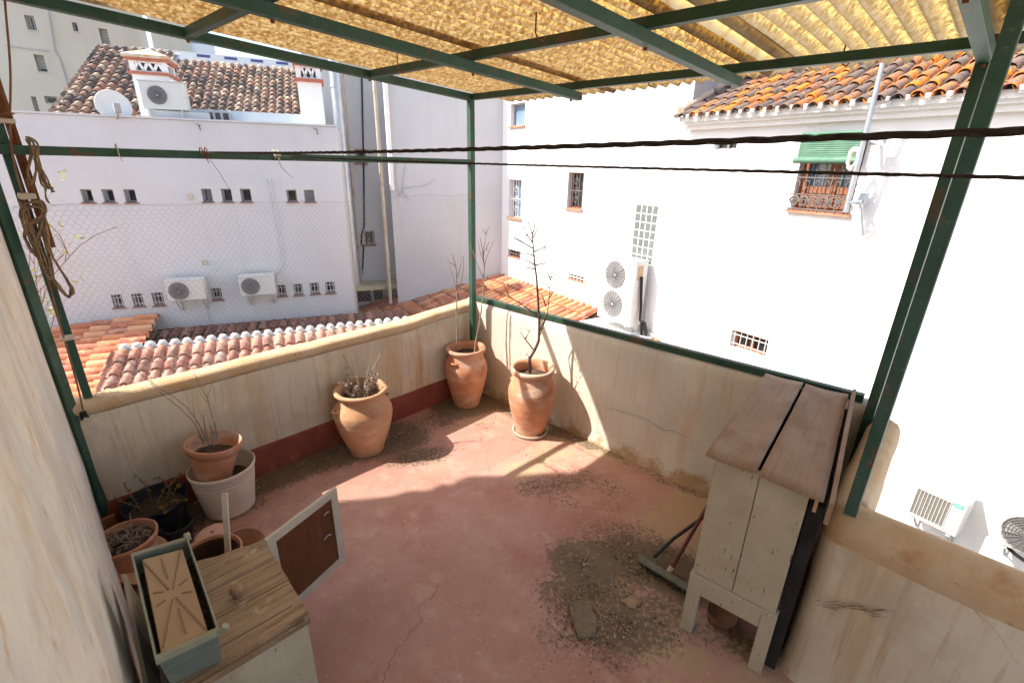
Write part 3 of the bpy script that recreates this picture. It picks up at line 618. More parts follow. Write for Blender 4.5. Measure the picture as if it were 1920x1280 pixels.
# ------------------------------------------------------------------ wire netting between posts on the left side
nt_ = MB(); wv = []; cw, chh = .033, .030; z1 = 1.925; z0 = .80; g = random.Random(2)
ncol = int(2.86/cw*1.0); nrow = int((z1-z0)/(chh*.75))
def npnt(a, z):
    s = .018*noise.noise(V((a*1.7, z*2, 5)))
    return Q(a, -.03, 0)+V((0, 0, z+.022*math.sin(a/2.85*math.pi)*-1*(z-z0)+.02*noise.noise(V((a*3, z*3, 1)))))+nA*s
segs = []
for r_ in range(nrow):
    zc = z1-r_*chh*.75; off = (r_ % 2)*cw/2
    for c_ in range(ncol):
        a = c_*cw+off
        L_, M_, R__, D_ = (a, zc-chh*.45), (a+cw/2, zc), (a+cw, zc-chh*.45), (a, zc-chh*.75)
        segs += [(L_, M_), (M_, R__), (L_, D_)]
for (p, q) in segs:
    A_, B_ = npnt(*p), npnt(*q); d = (B_-A_).normalized(); u = d.cross(nA).normalized()*.0007; w = nA*.0007
    nt_.add([A_+u, A_-u*.5+w, A_-u*.5-w, B_+u, B_-u*.5+w, B_-u*.5-w], [(0, 1, 4, 3), (1, 2, 5, 4), (2, 0, 3, 5)])
nt_.tube([npnt(a*.1, z1+.002) for a in range(29)], .0010, 5)
tag(nt_.build('wire_netting', m_wire), 'fine hexagonal wire netting stretched above the left parapet', 'netting')

# ------------------------------------------------------------------ ropes
def rope(name, pts, r, label, cat, m=m_line, sub=14, twist=True, wig=.0):
    P = [V(p) for p in pts]; out = []
    for i in range(len(P)-1):
        a, b = P[i], P[i+1]; pr_ = P[max(i-1, 0)]; nx = P[min(i+2, len(P)-1)]
        for s in range(sub):
            t = s/sub; out.append(.5*((2*a)+(b-pr_)*t+(2*pr_-5*a+4*b-nx)*t*t+(3*a-pr_-3*b+nx)*t**3))
    out.append(P[-1]); k = MB()
    if twist:
        for ph in (0, 2.1, 4.2):
            q = []; L_ = 0; pu = None
            for i, p in enumerate(out):
                d = (out[min(i+1, len(out)-1)]-out[max(i-1, 0)]).normalized()
                if i: L_ += (out[i]-out[i-1]).length
                u = d.orthogonal().normalized() if pu is None else (pu-d*pu.dot(d)).normalized(); pu = u; w = d.cross(u)
                th = ph+L_/(r*5.5); q.append(p+(u*math.cos(th)+w*math.sin(th))*r*.5*(1+.25*noise.noise(p*70)))
            k.tube(q, r*.55, 6, cap=False)
    else: k.tube(out, r, 7)
    if label is None: return k
    return tag(k.build(name, m), label, cat)
def depthp(px, py, d): return CAM+ray(px, py)*d
r1a = depthp(383, 285, 2.70); r1b = depthp(2150, 238, .42)
n1 = 60
rope('clothesline', [r1a+(r1b-r1a)*i/n1+V((0, 0, -.012*math.sin(math.pi*i/n1))) for i in range(n1+1)], .0048, 'upper thick black clothesline crossing the whole view', 'clothesline', sub=8)
r2a = depthp(520, 293, 2.9); r2b = depthp(2150, 339, .72)
rope('clothesline', [r2a+(r2b-r2a)*i/n1+V((0, 0, -.006*math.sin(math.pi*i/n1))) for i in range(n1+1)], .0038, 'lower thinner black clothesline below the other', 'clothesline', sub=8)
# ------------------------------------------------------------------ ground of the courtyard
mb = MB(); mb.add([(-120, -60, -5), (120, -60, -5), (120, 160, -5), (-120, 160, -5)], [(0, 1, 2, 3)]); mb.build('ground', m_ground, kind='structure', origin=(0, 0, -5))

PR = Plane(CAM+ray(1200, 560)*9.5, 180-33.7)              # the sunlit white house on the right
PL = Plane(CAM+ray(400, 590)*10.5, 69.0)                  # the shaded white house on the left
PM = Plane(PR.at(942, 320), 79.0)                         # the tall shaded wall between them
UPZ = V((0, 0, 1))
def hole(pl, x0, y0, x1, y1):
    ul, zt = pl.uz(x0, y0); ur, _ = pl.uz(x1, y0); _, zb = pl.uz((x0+x1)/2, y1); return (ul, ur, zb, zt)
def hole4(pl, tl, br):                                    # opening from its top left and bottom right corners
    a, d = pl.uz(*tl); b, c = pl.uz(*br); return (a, b, c, d)

# ---- right house
rh = thing('white_house', PR.pt(2, -5), 'tall blinding white sunlit house with lichen covered tile roof', 'house')
ur0 = PR.uz(942, 320)[0]; ur1 = PR.uz(1297, 200)[0]; zeave = PR.uz(1285, 243)[1]
holesR = [hole4(PR, (955, 336), (977, 411)), hole4(PR, (1066, 323), (1091, 393)), hole4(PR, (953, 466), (975, 486)), hole4(PR, (1066, 512), (1096, 531)),
          hole4(PR, (1193, 383), (1221, 498)), hole4(PR, (1373, 617), (1434, 672)), hole4(PR, (958, 196), (984, 235))]
holesR2 = [hole4(PR, (1511, 256), (1592, 401)), hole4(PR, (1340, 262), (1380, 281))]
k = MB(); holed(k, PR, ur0, ur1, -5, 6.5, [h for h in holesR if h[0] < ur1], thick=.2)
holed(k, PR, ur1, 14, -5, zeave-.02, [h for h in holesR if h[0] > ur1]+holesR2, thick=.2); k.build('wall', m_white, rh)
H_ = holesR
window(rh, PR, *H_[0], depth=.16, glass=m_gblue, bars=(5, 1, .009, m_ironl, 3), sill=m_sill)
window(rh, PR, *H_[1], depth=.16, glass=m_glass, frame=m_brown, bars=(5, 1, .009, m_iron, 3), sill=m_sill)
window(rh, PR, *H_[2], depth=.12, bars=(4, 1, .012), sill=m_sill, frame=m_brown, sillh=.02, sillout=.01)
window(rh, PR, *H_[3], depth=.12, bars=(5, 1, .014, m_ironl), sill=m_sill, frame=m_brown, sillh=.02, sillout=.01)
window(rh, PR, *H_[5], depth=.16, glass=m_glass, frame=m_brown, bars=(6, 2, .009, m_ironl), sill=None, grid=(2, 1), fr=.05)
window(rh, PR, *H_[6], depth=.12, glass=m_gblue, sill=m_sill)
a, b, c, d = H_[4]; k = MB(); g = random.Random(5)         # glass block panel
for i in range(4):
    for j in range(7):
        w_, h_ = (b-a)/4, (d-c)/7; k.cbox(PR.pt(a+w_*(i+.5), c+h_*(j+.5), -.035), PR.u, UPZ, w_*.43, h_*.44, .03, .006)
gp = k.build('glass_blocks', m_gblock, rh)
k = MB(); k.box(PR.pt(a, c, -.12), PR.u*(b-a), UPZ*(d-c), PR.n*.108); k.build('mortar_grid', m_mortar, gp)
# window with green roller slats and wrought iron grille
a, b, c, d = holesR2[0]
w_ = window(rh, PR, a, b, c, d, depth=.18, glass=m_gblue, frame=m_brown, fr=.07, grid=(2, 1), sill=m_sill, sillh=.04)
k = MB(); k.box(PR.pt(a+.07, c+.04, -.135), PR.u*(b-a-.14), UPZ*(d-c)*.30, PR.n*.02)
for s in (0, 1):
    x = a+.06+(b-a)*.5*s; k.box(PR.pt(x, c+.05, -.11), PR.u*.05, UPZ*(d-c-.1), PR.n*.02)
k.build('lower_panel', m_brown, w_)
k = MB()
for i in range(7): x = a+(b-a)*(i+.5)/7; k.tube([PR.pt(x, c, .06), PR.pt(x, c+(d-c)*.72, .06)], .009, 5)
for z_ in (.02, .22, .45, .70): k.tube([PR.pt(a-.02, c+(d-c)*z_, .06), PR.pt(b+.02, c+(d-c)*z_, .06)], .009, 5)
for i in range(6):
    x = a+(b-a)*(i+.5)/6
    for s in (-1, 1): k.tube([PR.pt(x+math.cos(q)*.07*(1-q/12)*s, c+(d-c)*.12+math.sin(q)*.085*(1-q/12), .065) for q in [j*.55 for j in range(15)]], .009, 4)
    k.tube([PR.pt(x+.03*math.cos(q), c+(d-c)*.36+.05*math.sin(q), .065) for q in [j*.7 for j in range(10)]], .007, 4)
for s in (a, b): k.tube([PR.pt(s, c, 0), PR.pt(s, c, .06)], .009, 5); k.tube([PR.pt(s, c+(d-c)*.70, 0), PR.pt(s, c+(d-c)*.70, .06)], .009, 5)
k.build('iron_grille', m_iron, w_)
bl = thing('roller_blind', PR.pt((a+b)/2, d-.3, .14), 'green slatted roller blind rolled halfway over the brown window', 'blind')
k = MB(); zb_ = c+(d-c)*.70; nsl = 13
for i in range(nsl):
    z_ = zb_+(d+.05-zb_)*i/nsl; k.tube([PR.pt(a-.0, z_, .09), PR.pt(b+.0, z_, .09)], .021, 6)
k.build('slats', m_blind, bl)
k = MB(); k.tube([PR.pt(a-.03, zb_-.02, .11), PR.pt(b+.02, zb_-.02, .11)], .04, 12); k.build('roll', m_blind, bl)
a, b, c, d = holesR2[1]; window(rh, PR, a, b, c, d, depth=.12, glass=m_glass, grid=(2, 1), sill=None)
# cornice under the eave
k = MB()
for (o0, o1, z0, z1) in ((-.05, .10, -.02, .05), (-.05, .17, .05, .11)):
    k.box(PR.pt(ur1+.02, zeave+z0, o0), PR.u*(14-ur1), UPZ*(z1-z0), PR.n*(o1-o0))
k.build('cornice', m_white, rh)
# lichen roof
sl = R(25); vR = (-PR.n*math.cos(sl)+UPZ*math.sin(sl)); ov = .24
oR = PR.pt(ur1-.02, zeave+.15, ov)
k, c_ = tiles(oR, PR.u, vR, 14-ur1, 4.2, pitch=.185, row=.30, r=.074)
rf = k.build('roof', m_tileOr, rh); c_.build('channel_tiles', m_tileOr, rf)
k = MB(); k.box(oR-UPZ*.06, PR.u*(14-ur1), vR*4.2, UPZ*.05); k.build('roof_boards', m_white, rf)
k = MB(); g = random.Random(8)
k.box(oR-UPZ*.012+PR.n*.01, PR.u*(14-ur1), PR.n*-.04, UPZ*.03)
for i in range(int((14-ur1)/.185)):                        # mortar plugs between the eave tiles
    p = oR+PR.u*(.185*i+.185)+PR.n*.030+UPZ*.01
    k.cbox(p, PR.u, UPZ, .024+g.uniform(0, .010), .038, .034, .010)
k.build('eave_mortar', m_mortar, rf)
k = MB(); k.tube([oR+PR.u*.0+vR*s+UPZ*.11 for s in (0, 4.2)], .07, 10); k.build('verge_tiles', m_tileOld, rf)
# taller part beside it
k = MB(); q = [PR.pt(ur1, zeave-1, 0), PR.pt(ur1, 6.5, 0), PR.pt(ur1, 6.5, -6), PR.pt(ur1, zeave-1, -6)]; k.add(q, [(0, 1, 2, 3)])
k.build('side_wall', m_white, rh)

# ---- the tall shaded wall in the middle
mh = thing('tall_house', PM.pt(-1.5, -5), 'tall shaded pale house wall between the two white houses', 'house')
um0 = PM.uz(730, 320)[0]; um1 = PM.uz(946, 320)[0]+.02
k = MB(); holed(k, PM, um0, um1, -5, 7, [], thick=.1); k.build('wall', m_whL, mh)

# ---- left house
lh = thing('white_house', PL.pt(-2, -5), 'long shaded white house wall with rows of tiny windows', 'house')
ztop = 2.87; ul1 = PL.uz(652, 450)[0]
LW = []
def srow(xs, y0, y1, w, slope=0):
    r_ = []
    for x in xs: yy = slope*(x-xs[0]); h = hole4(PL, (x, y0+yy), (x+w, y1+yy)); r_.append(h)
    return r_
rowsL = srow([149, 189, 230], 355, 380, 28)+srow([376, 413, 449], 354, 379, 24, 0)+srow([536, 569], 356, 379, 22)
rowsL2 = srow([207, 245, 283], 553, 576, 27, -.05)+srow([394], 541, 562, 24)+srow([518, 549, 580, 609], 535, 555, 20, -.065)
hl = rowsL+rowsL2
k = MB(); ucuts = sorted(hl)
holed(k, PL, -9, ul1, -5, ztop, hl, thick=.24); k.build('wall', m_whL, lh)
for i, h in enumerate(rowsL):
    window(lh, PL, *h, depth=.22, fr=.03, glass=m_glass if i != 7 else m_frame, sill=m_silld, sillh=.02, sillout=.03)
for i, h in enumerate(rowsL2):
    window(lh, PL, *h, depth=.18, fr=.025, bars=(3, 2, .008, m_ironl), sill=m_silld, sillh=.02, sillout=.03)
k = MB(); g = random.Random(12)
k.box(PL.pt(-9, ztop+.005, -.25), PL.u*(9+ul1+.0), UPZ*.035, PL.n*.275); k.build('wall_coping', m_whL, lh)
for (x, y) in ((384, 492), (357, 369)):
    k = MB(); p = PL.at(x, y, 0); k.cbox(p+PL.n*.016, PL.u, UPZ, .045, .05, .016, .006); k.build('vent_cover', m_pvc, lh)
# cable and pipe runs on the wall
k = MB(); k.tube([PL.at(x, y, .03) for x, y in ((505, 340), (508, 352), (517, 400), (526, 450), (531, 490), (530, 500), (520, 515), (517, 532))], .012, 6); k.tube([PL.at(x, y, .03) for x, y in ((504, 336), (506, 342))], .03, 6)
k.build('wall_cable', m_galv, lh); k = MB(); k.tube([PL.at(x, y, .03) for x, y in ((503, 527), (508, 536), (520, 540))], .012, 6); k.build('wall_cable', m_galv, lh); k = MB()
k.tube([PL.at(x, y, .03) for x, y in ((380, 528), (386, 545), (388, 570), (392, 602))], .008, 6); k.build('wall_cable', m_galv, lh)
for (x, y) in ((372, 235), (592, 243)): k = MB(); k.tube([PL.at(x-4, y-2, .0), PL.at(x, y-1, .1), PL.at(x+4, y, .1)], .012, 5); k.tube([PL.at(x+1, y, .1), PL.at(x+4, y+10, .1)], .012, 5); k.build('wall_hook', m_iron, lh)

# recess between left house and tall wall
PS = Plane(PM.pt(um0, 0, -.9), 69.0)
su0, su1 = ul1-1.2, um0+1.5
k = MB(); hs = [hole4(PS, (681, 433), (704, 458)), hole4(PS, (664, 279), (688, 306))]
uS0 = PS.uz(600, 400)[0]; uS1 = PS.uz(790, 400)[0]
holed(k, PS, uS0, uS1, -5, 7, hs, thick=.2)
q = [PL.pt(ul1, -5, -.2), PL.pt(ul1, ztop, -.2), PS.pt(PS.uz(648, 320)[0], ztop, 0), PS.pt(PS.uz(648, 320)[0], -5, 0)]; k.add(q, [(0, 1, 2, 3)])
rc = thing('narrow_house', PS.pt((uS0+uS1)/2, -5), 'narrow set back house with a small square window beside the pipe', 'house'); k.build('wall', m_whL, rc)
for h in hs: window(rc, PS, *h, depth=.12, fr=.05, bars=(2, 0, .012), sill=m_silld)
lu0, lz0 = PS.uz(663, 532); lu1, _ = PS.uz(748, 536)
k = MB(); k.box(PS.pt(lu0-.2, lz0-.05, 0), PS.u*(lu1-lu0+.1), UPZ*.12, PS.n*.72); k.build('ledge', m_conc, rc)
k = MB(); k.box(PS.pt(lu0, lz0-.55, .02), PS.u*(lu1-lu0-.5), UPZ*.42, PS.n*.03); o = k.build('opening', m_glass, rc)
k = MB(); k.box(PS.pt(lu0+(lu1-lu0)*.35, lz0-.55, .05), PS.u*.08, UPZ*.42, PS.n*.03); k.build('opening_post', m_frame, o)
# pipes
def pipe(pts, r, m, label, nm='downpipe', n=14):
    k = MB(); k.tube(pts, r, n); 
    for t in (.2, .5, .8):
        p = pts[0]+(pts[-1]-pts[0])*t; k.tube([p-UPZ*.03, p+UPZ*.03], r*1.12, n)
    return tag(k.build(nm, m), label, 'pipe')
po = .42; pa_ = PS.at(667, 533, po); pb_ = V((pa_.x, pa_.y, 5.2))
pipe([pb_, pa_-UPZ*.1], .135, m_galv, 'wide shiny metal flue pipe running down the recess')
pa_ = PS.at(679, 533, .12); pipe([V((pa_.x, pa_.y, 5.2)), pa_], .035, m_pvc, 'thin dark pipe just right of the shiny flue')
pa_ = PM.at(742, 552, .0)-PM.u*.16; pipe([V((pa_.x, pa_.y, 5.2)), V((pa_.x, pa_.y, -1.6))], .05, m_pvc, 'weathered brown downpipe at the edge of the tall wall')
pa_ = PM.at(733, 320, .06); pipe([V((pa_.x, pa_.y, 5.2)), V((pa_.x, pa_.y, 1.5))], .06, m_white, 'white upper pipe section on the corner of the tall wall')
k = MB(); k.tube([PS.at(678, 140, .04), PS.at(682, 320, .04), PS.at(683, 425, .04), PS.at(678, 440, .04), PS.at(678, 458, .04), PS.at(682, 464, .04), PS.at(680, 500, .04), PS.at(677, 530, .04)], .02, 5)
tag(k.build('wall_cable', m_bcab), 'thin dark cable hanging straight above the small square window', 'cable')
k = MB(); k.tube([PM.at(x, y, .03) for x, y in ((744, 300), (742, 330), (748, 368), (754, 362), (757, 340), (762, 300))], .008, 5); k.tube([PM.at(x, y, .03) for x, y in ((754, 354), (775, 350), (800, 348), (815, 337))], .008, 5); k.tube([PM.at(x, y, .03) for x, y in ((754, 354), (758, 365), (770, 376))], .008, 5)
tag(k.build('loose_cable', m_frame), 'thin loose grey cable looping on the tall shaded wall', 'cable')

# ---- air conditioning units
def ac_at(pl, x, y, **kw): u, z = pl.uz(x, y, kw['gap']+kw['d']); return aircon(pl, u, z, **kw)
u0 = PR.uz(1128, 597, .45)[0]; u1, zb = PR.uz(1169, 608, .45); zt = PR.uz(1182, 513, .45)[1]; w_ = 0.92
uc = (u0+u1)/2; u0_ = uc
aircon(PR, uc, zb-.02, w_, 1.28, .36, .09, 'tall white double fan air conditioner on the sunlit wall', [(-.04, .96, .27), (-.04, .36, .27)], dark=m_acg)
c0 = V(PR.pt(uc+w_/2+.005, zb+1.05, .30)); k = MB(); k.cbox(c0, PR.n, UPZ, .07, .14, .004); 
tag(k.build('valve_cover', m_tan), 'small yellow cover on the side of the double fan unit', 'cover')
rope('pipe_bundle', [PR.pt(uc+w_/2+.03, zb+.98, .28), PR.pt(uc+w_/2+.05, zb+.6, .26), PR.pt(uc+w_/2+.05, zb+.35, .22), PR.pt(uc+w_/2+.09, zb+.12, .25), PR.pt(uc+w_/2+.16, zb+.08, .2), PR.pt(uc+w_/2+.18, zb-.15, .14), PR.pt(uc+w_/2+.10, zb-.30, .12), PR.pt(uc+w_/2+.06, zb-.1, .15), PR.pt(uc+w_/2+.10, zb+.05, .2), PR.pt(uc+w_/2+.15, zb-.2, .1)], .028, 'black insulated pipes coiling beside the double fan unit', 'pipe bundle', m_bcab, 6, False)
u0, zb = PR.uz(1698, 962, .38); u1 = PR.uz(1793, 1003, .38)[0]; zt = PR.uz(1712, 900, .38)[1]
w2 = u1-u0; h2 = zt-zb; uc = (u0+u1)/2
aircon(PR, uc, zb, w2, h2, .30, .09, 'white air conditioner with louvred front and teal badge', [], louvre=(-w2*.5+.03, w2*.22, .05, h2-.05), badge=True)
u0b, zb2 = PR.uz(1868, 1015, .38)
aircon(PR, u0b+w2/2, zb2, w2, h2*1.05, .30, .09, 'white air conditioner with round fan cut by the right edge', [(-w2*.1, h2*.5, h2*.45)], dark=m_acd)
rope('drain_hose', [PR.pt(u0b+.05, zb2+.02, .2), PR.pt(u0b+.1, zb2-.05, .3), PR.pt(u0b+.3, zb2-.12, .3), PR.pt(u0b+.5, zb2-.1, .25), PR.pt(u0b+.8, zb2-.05, .2)], .02, 'black hose hanging under the right edge air conditioner', 'hose', m_bcab, 6, False)
for (x0, x1, y0, y1, lb) in ((308, 380, 528, 566, 'left air conditioner low on the shaded wall'), (446, 512, 520, 556, 'right air conditioner low on the shaded wall')):
    ua, zt = PL.uz(x0, y0, .38); ub = PL.uz(x1, y0, .38)[0]; zb = PL.uz(x0, y1, .38)[1]
    w_ = ub-ua; h_ = zt-zb; aircon(PL, (ua+ub)/2, zb, w_, h_, .28, .1, lb, [(-w_*.5+h_*.5, h_*.5, h_*.43)], dark=m_acg, casing=m_ac)
    k = MB()
for x, y in ((1640, 988), (1702, 1010)): pass
ga = PR.at(1640, 986, .1); gb = PR.at(1702, 1010, .1); k = MB(); k.box(ga-UPZ*.06, gb-ga, UPZ*.06, -PR.n*.08); tag(k.build('gutter', m_iron), 'short dark gutter just over the near parapet', 'gutter')

# antenna mast with brackets on the right house
mtop = PR.at(1655, 119, .5); mbot = PR.at(1586, 397, .28); mm = thing('antenna_mast', mbot, 'long thin galvanised mast rising past the brown window', 'mast')
k = MB(); k.tube([mtop, PR.at(1627, 235, .42), mbot], [.026, .028, .03], 8); k.build('pole', m_galv, mm)
k = MB(); k.tube([PR.at(1592, 380, .30), PR.at(1613, 379, .30), PR.at(1615, 372, .02)], .018, 6); k.tube([PR.at(1614, 380, .3), PR.at(1618, 440, .05)], .014, 6); k.cbox(PR.at(1616, 373, .12), PR.u, UPZ, .05, .07, .05); k.build('lower_bracket', m_galv, mm)
k = MB(); k.tube([PR.at(1622, 258, .35), PR.at(1642, 268, .4), PR.at(1665, 276, .42)], .018, 6); k.tube([PR.at(1622, 258, .3), PR.at(1650, 262, .02)], .02, 6); k.cbox(PR.at(1647, 262, .25), PR.u, UPZ, .07, .06, .05); k.build('upper_bracket', m_frame, mm)
k = MB(); g = random.Random(31); cc = PR.at(1600, 298, .32)                # coil of cable on the mast
for q in range(7):
    r_ = .07+.02*q*.3; k.tube([cc+PR.u*(math.cos(t)*r_*.6+g.uniform(-.01, .01))+UPZ*math.sin(t)*r_*1.3+PR.n*g.uniform(-.02, .02) for t in [i*.5 for i in range(14)]], .011, 5)
k.build('cable_coil', m_plastic, mm)
k = MB(); k.tube([PR.at(1612, 384, .06), PR.at(1604, 420, .02), PR.at(1560, 560, .02), PR.at(1514, 712, .02)], .006, 4); tag(k.build('wall_wire', m_frame), 'thin grey wire running down the sunlit wall', 'wire')

# ------------------------------------------------------------------ lower roofs in the yard
# roof with white mortar caps, in front of the left house
PT = Plane(Z(225, 640, -.8), math.degrees(math.atan2(4.392, 1.862)))
t1 = thing('tiled_shed', PT.pt(2.3, -5, .8), 'salmon tiled shed roof with white mortar caps along its ridge', 'shed')
LT = (Z(752, 590, -.8)-Z(225, 640, -.8)).length; s1 = R(20); v1 = -PT.n*math.cos(s1)+UPZ*math.sin(s1); Ls = 4.0
o1 = PT.pt(-.05, -.92-Ls*math.sin(s1), Ls*math.cos(s1))
k, c_ = tiles(o1, PT.u, v1, LT+.5, Ls, pitch=.186, row=.30, r=.074); rf = k.build('roof', m_tileNew, t1); c_.build('channel_tiles', m_tileNew, rf)
k = MB(); g = random.Random(6)
for i in range(int((LT+.5)/.186)):
    p = o1+PT.u*(.186*(i+.5))+v1*(Ls-.02)+UPZ*.035; k.lathe([(.001, .055), (.045, .045), (.07, .01), (.075, -.05)], p, 10, wob=.3)
    k.cbox(p+PT.u*.093-UPZ*.055, PT.u, UPZ, .05, .03, .05, .01)
k.build('mortar_cap', m_capm, rf)
k = MB(); k.box(o1-UPZ*.08, PT.u*(LT+.5), v1*(Ls-.02), UPZ*.05); k.box(PT.pt(0, -5, .1), PT.u*(LT+.4), UPZ*(2.6), PT.n*3.5); k.build('wall', m_deck, t1)
# old dark tiles rising behind it to the left house
oz, = (PL.uz(285, 612)[1],); s2 = R(16); v2 = -PL.n*math.cos(s2)+UPZ*math.sin(s2); La = 1.6
ua = PL.uz(283, 612)[0]; ub = PL.uz(756, 574)[0]
t2 = thing('tiled_shed', PL.pt((ua+ub)/2, -5, .8), 'old dark tiled lean-to roof behind the white mortar caps', 'shed')
o2 = PL.pt(ua, oz-La*math.sin(s2)-.02, La*math.cos(s2)+.02)
k, c_ = tiles(o2, PL.u, v2, ub-ua, La, pitch=.21, row=.36, r=.082); rf = k.build('roof', m_tileDk, t2); c_.build('channel_tiles', m_tileDk, rf)
k = MB(); k.box(o2-UPZ*.07, PL.u*(ub-ua), v2*(La-.03), UPZ*.04); k.box(PL.pt(ua, -5, .02), PL.u*(ub-ua), UPZ*3.2, PL.n*1.4); k.build('wall', m_deck, t2)
# the flatter roof at far left, tiles running sideways
g0, g1 = PL.uz(60, 603)[0]-2.5, PL.uz(288, 602)[0]; zz = PL.uz(200, 603)[1]
t3 = thing('tiled_shed', PL.pt((g0+g1)/2, -5, 1.5), 'orange tiled roof at far left with tiles running sideways', 'shed')
u3 = (PL.n*1-UPZ*.22).normalized(); v3 = (PL.u*math.cos(R(7))+UPZ*math.sin(R(7)))
o3 = PL.pt(g0, zz-(g1-g0)*math.tan(R(7))*.6+.0, .02)
k, c_ = tiles(o3, u3, (PL.u*math.cos(R(5))+UPZ*math.sin(R(5))), 4.8, (g1-g0), pitch=.23, row=.36, r=.09); rf = k.build('roof', m_tileOr2, t3); c_.build('channel_tiles', m_tileOr2, rf)
k = MB(); vv = (PL.u*math.cos(R(5))+UPZ*math.sin(R(5))); k.box(o3-UPZ*.08, u3*4.8, vv*(g1-g0), UPZ*.05); k.box(PL.pt(g0, -5, .0), PL.u*(g1-g0-.03), UPZ*2.4, PL.n*4.6); k.build('wall', m_white, t3)
q = Z(196, 660, -1.55); k = MB(); k.cbox(q+UPZ*.05, PL.u, PL.n, .30, .16, .13, .02); k.cbox(q+UPZ*.05-PL.u*.2+PL.n*.16-UPZ*.07, PL.u, PL.n, .16, .05, .05, .02); tag(k.build('chimney_stub', m_white), 'small whitewashed block sitting on the far left orange roof', 'chimney')
# roof against the right house
v4s = R(17); zt4 = PR.uz(1015, 543)[1]; u4 = PR.u; ua = PR.uz(916, 505)[0]-2.5; ub = PR.uz(1126, 590)[0]
v4 = (-PR.n*math.cos(v4s)+UPZ*math.sin(v4s)); L4 = 5.4
t4 = thing('tiled_shed', PR.pt((ua+ub)/2, -5, 2), 'big orange tiled lean-to roof in the corner below the white walls', 'shed')
o4 = PR.pt(ua, zt4-L4*math.sin(v4s), L4*math.cos(v4s))
k, c_ = tiles(o4, u4, v4, ub-ua, L4, pitch=.205, row=.42, r=.082); rf = k.build('roof', m_tileOr2, t4); c_.build('channel_tiles', m_tileOr2, rf)
k = MB(); k.box(o4-UPZ*.08, u4*(ub-ua), v4*(L4-.02), UPZ*.05); k.box(PR.pt(ua, -5, .02), u4*(ub-ua-.03), UPZ*(zt4+5-L4*math.sin(v4s)-.1), PR.n*L4*.93); k.build('wall', m_deck, t4)
# white ledge under the double fan unit and the scrap of roof past it
ua = ub+.02; ub5 = PR.uz(1225, 640)[0]; zl = PR.uz(1160, 606)[1]
k = MB(); k.box(PR.pt(ua, -5, .01), PR.u*(ub5-ua), UPZ*(zl+5), PR.n*.9); o = k.build('yard_wall', m_white); tag(o, 'white rendered ledge below the double fan air conditioner', 'wall')
v5 = (-PR.n*math.cos(R(20))+UPZ*math.sin(R(20))); ue = PR.uz(1330, 690)[0]
t5 = thing('tiled_shed', PR.pt(ub5+.6, -5, .5), 'scrap of orange tiles peeking over the green rail', 'shed')
o5 = PR.pt(ub5-.25, zl-.12-.5*math.sin(R(20))*2, 1.0)
k, c_ = tiles(o5, PR.u, v5, ue-ub5, 1.0, pitch=.235, row=.40, r=.095); rf = k.build('roof', m_tileOr2, t5); c_.build('channel_tiles', m_tileOr2, rf)
k = MB(); k.box(PR.pt(ub5+.0, -5, .02), PR.u*(ue-ub5-.1), UPZ*(zl+5-.46), PR.n*.95); k.build('wall', m_white, t5)
rope('cable_bundle', [PR.at(x, y, .06) for x, y in ((1200, 612), (1215, 622), (1240, 638), (1262, 648), (1290, 660), (1320, 674), (1350, 688))], .03, 'dark cable bundle running down the foot of the sunlit wall', 'cable', m_frame, 5)
# climbing plant at far left
cl = thing('climbing_plant', PL.pt(PL.uz(60, 590, 1.6)[0], -1.6, 1.6), 'straggly climbing plant with yellow leaves behind the left post', 'plant')
k = MB(); lf = MB(); g = random.Random(21); base = PL.at(75, 640, 2.6)
def lq(p, d):
    for _ in range(2): leafquad(lf, p, V((g.uniform(-1, 1), g.uniform(-1, 1), g.uniform(-.5, 1))), g.uniform(.04, .09), g)
for (x, y) in ((30, 470), (45, 430), (60, 500), (85, 540), (20, 540), (110, 590), (60, 570), (95, 600)):
    e = PL.at(x, y, 2.6+g.uniform(-.3, .3)); twig(k, base+V((g.uniform(-.2, .2), 0, 0)), e-base, (e-base).length, .009, 2, g, .7, .1, (3, 5), 7, lq)
for pth in (((80, 470), (105, 440), (125, 470), (122, 490), (75, 545), (55, 560)), ((122, 490), (150, 460), (180, 440), (220, 425)), ((85, 415), (112, 440), (130, 480)), ((50, 560), (70, 520), (118, 478))):
    k.tube([PL.at(x, y, 2.5) for x, y in pth], .006, 5)
k.build('stems', m_cable, cl); lf.build('leaves', m_gleaf, cl)

# ------------------------------------------------------------------ behind the left house: roofs, chimneys, apartments
P2 = Plane(PL.pt(0, 0, -1.2), 69.0)
def upper_roof(x0, x1, yb, xt0, yt, label, pitch, row):
    ua, zb = P2.uz(x0, yb); ub, _ = P2.uz(x1, yb)
    t = thing('tiled_house', P2.pt((ua+ub)/2, 2, -1), label, 'house')
    sa = R(27); v = -P2.n*math.cos(sa)+UPZ*math.sin(sa)
    # length so that the ridge shows at yt
    o = P2.pt(ua, zb); Lr = 1.
    for q in range(200):
        p = o+v*Lr-CAM; yy = 640-FPX*p.dot(_U)/p.dot(_F)
        if yy < yt: break
        Lr += .03
    k, c_ = tiles(o, P2.u, v, ub-ua, Lr, pitch=pitch, row=row, r=pitch*.39); rf = k.build('roof', m_tileOld, t); c_.build('channel_tiles', m_tileOld, rf)
    k = MB(); k.box(o-UPZ*.08, P2.u*(ub-ua), v*Lr, UPZ*.05); e = o+v*Lr
    k.box(P2.pt(ua, -2, -.1), P2.u*(ub-ua-.05), UPZ*(zb+2), -P2.n*(Lr*math.cos(sa)-.1)); k.build('wall', m_whL, t)
    return t, o, v, Lr, ua, ub, zb
r1 = upper_roof(96, 282, 222, 150, 86, 'left tiled roof rising behind the dish', .195, .27)
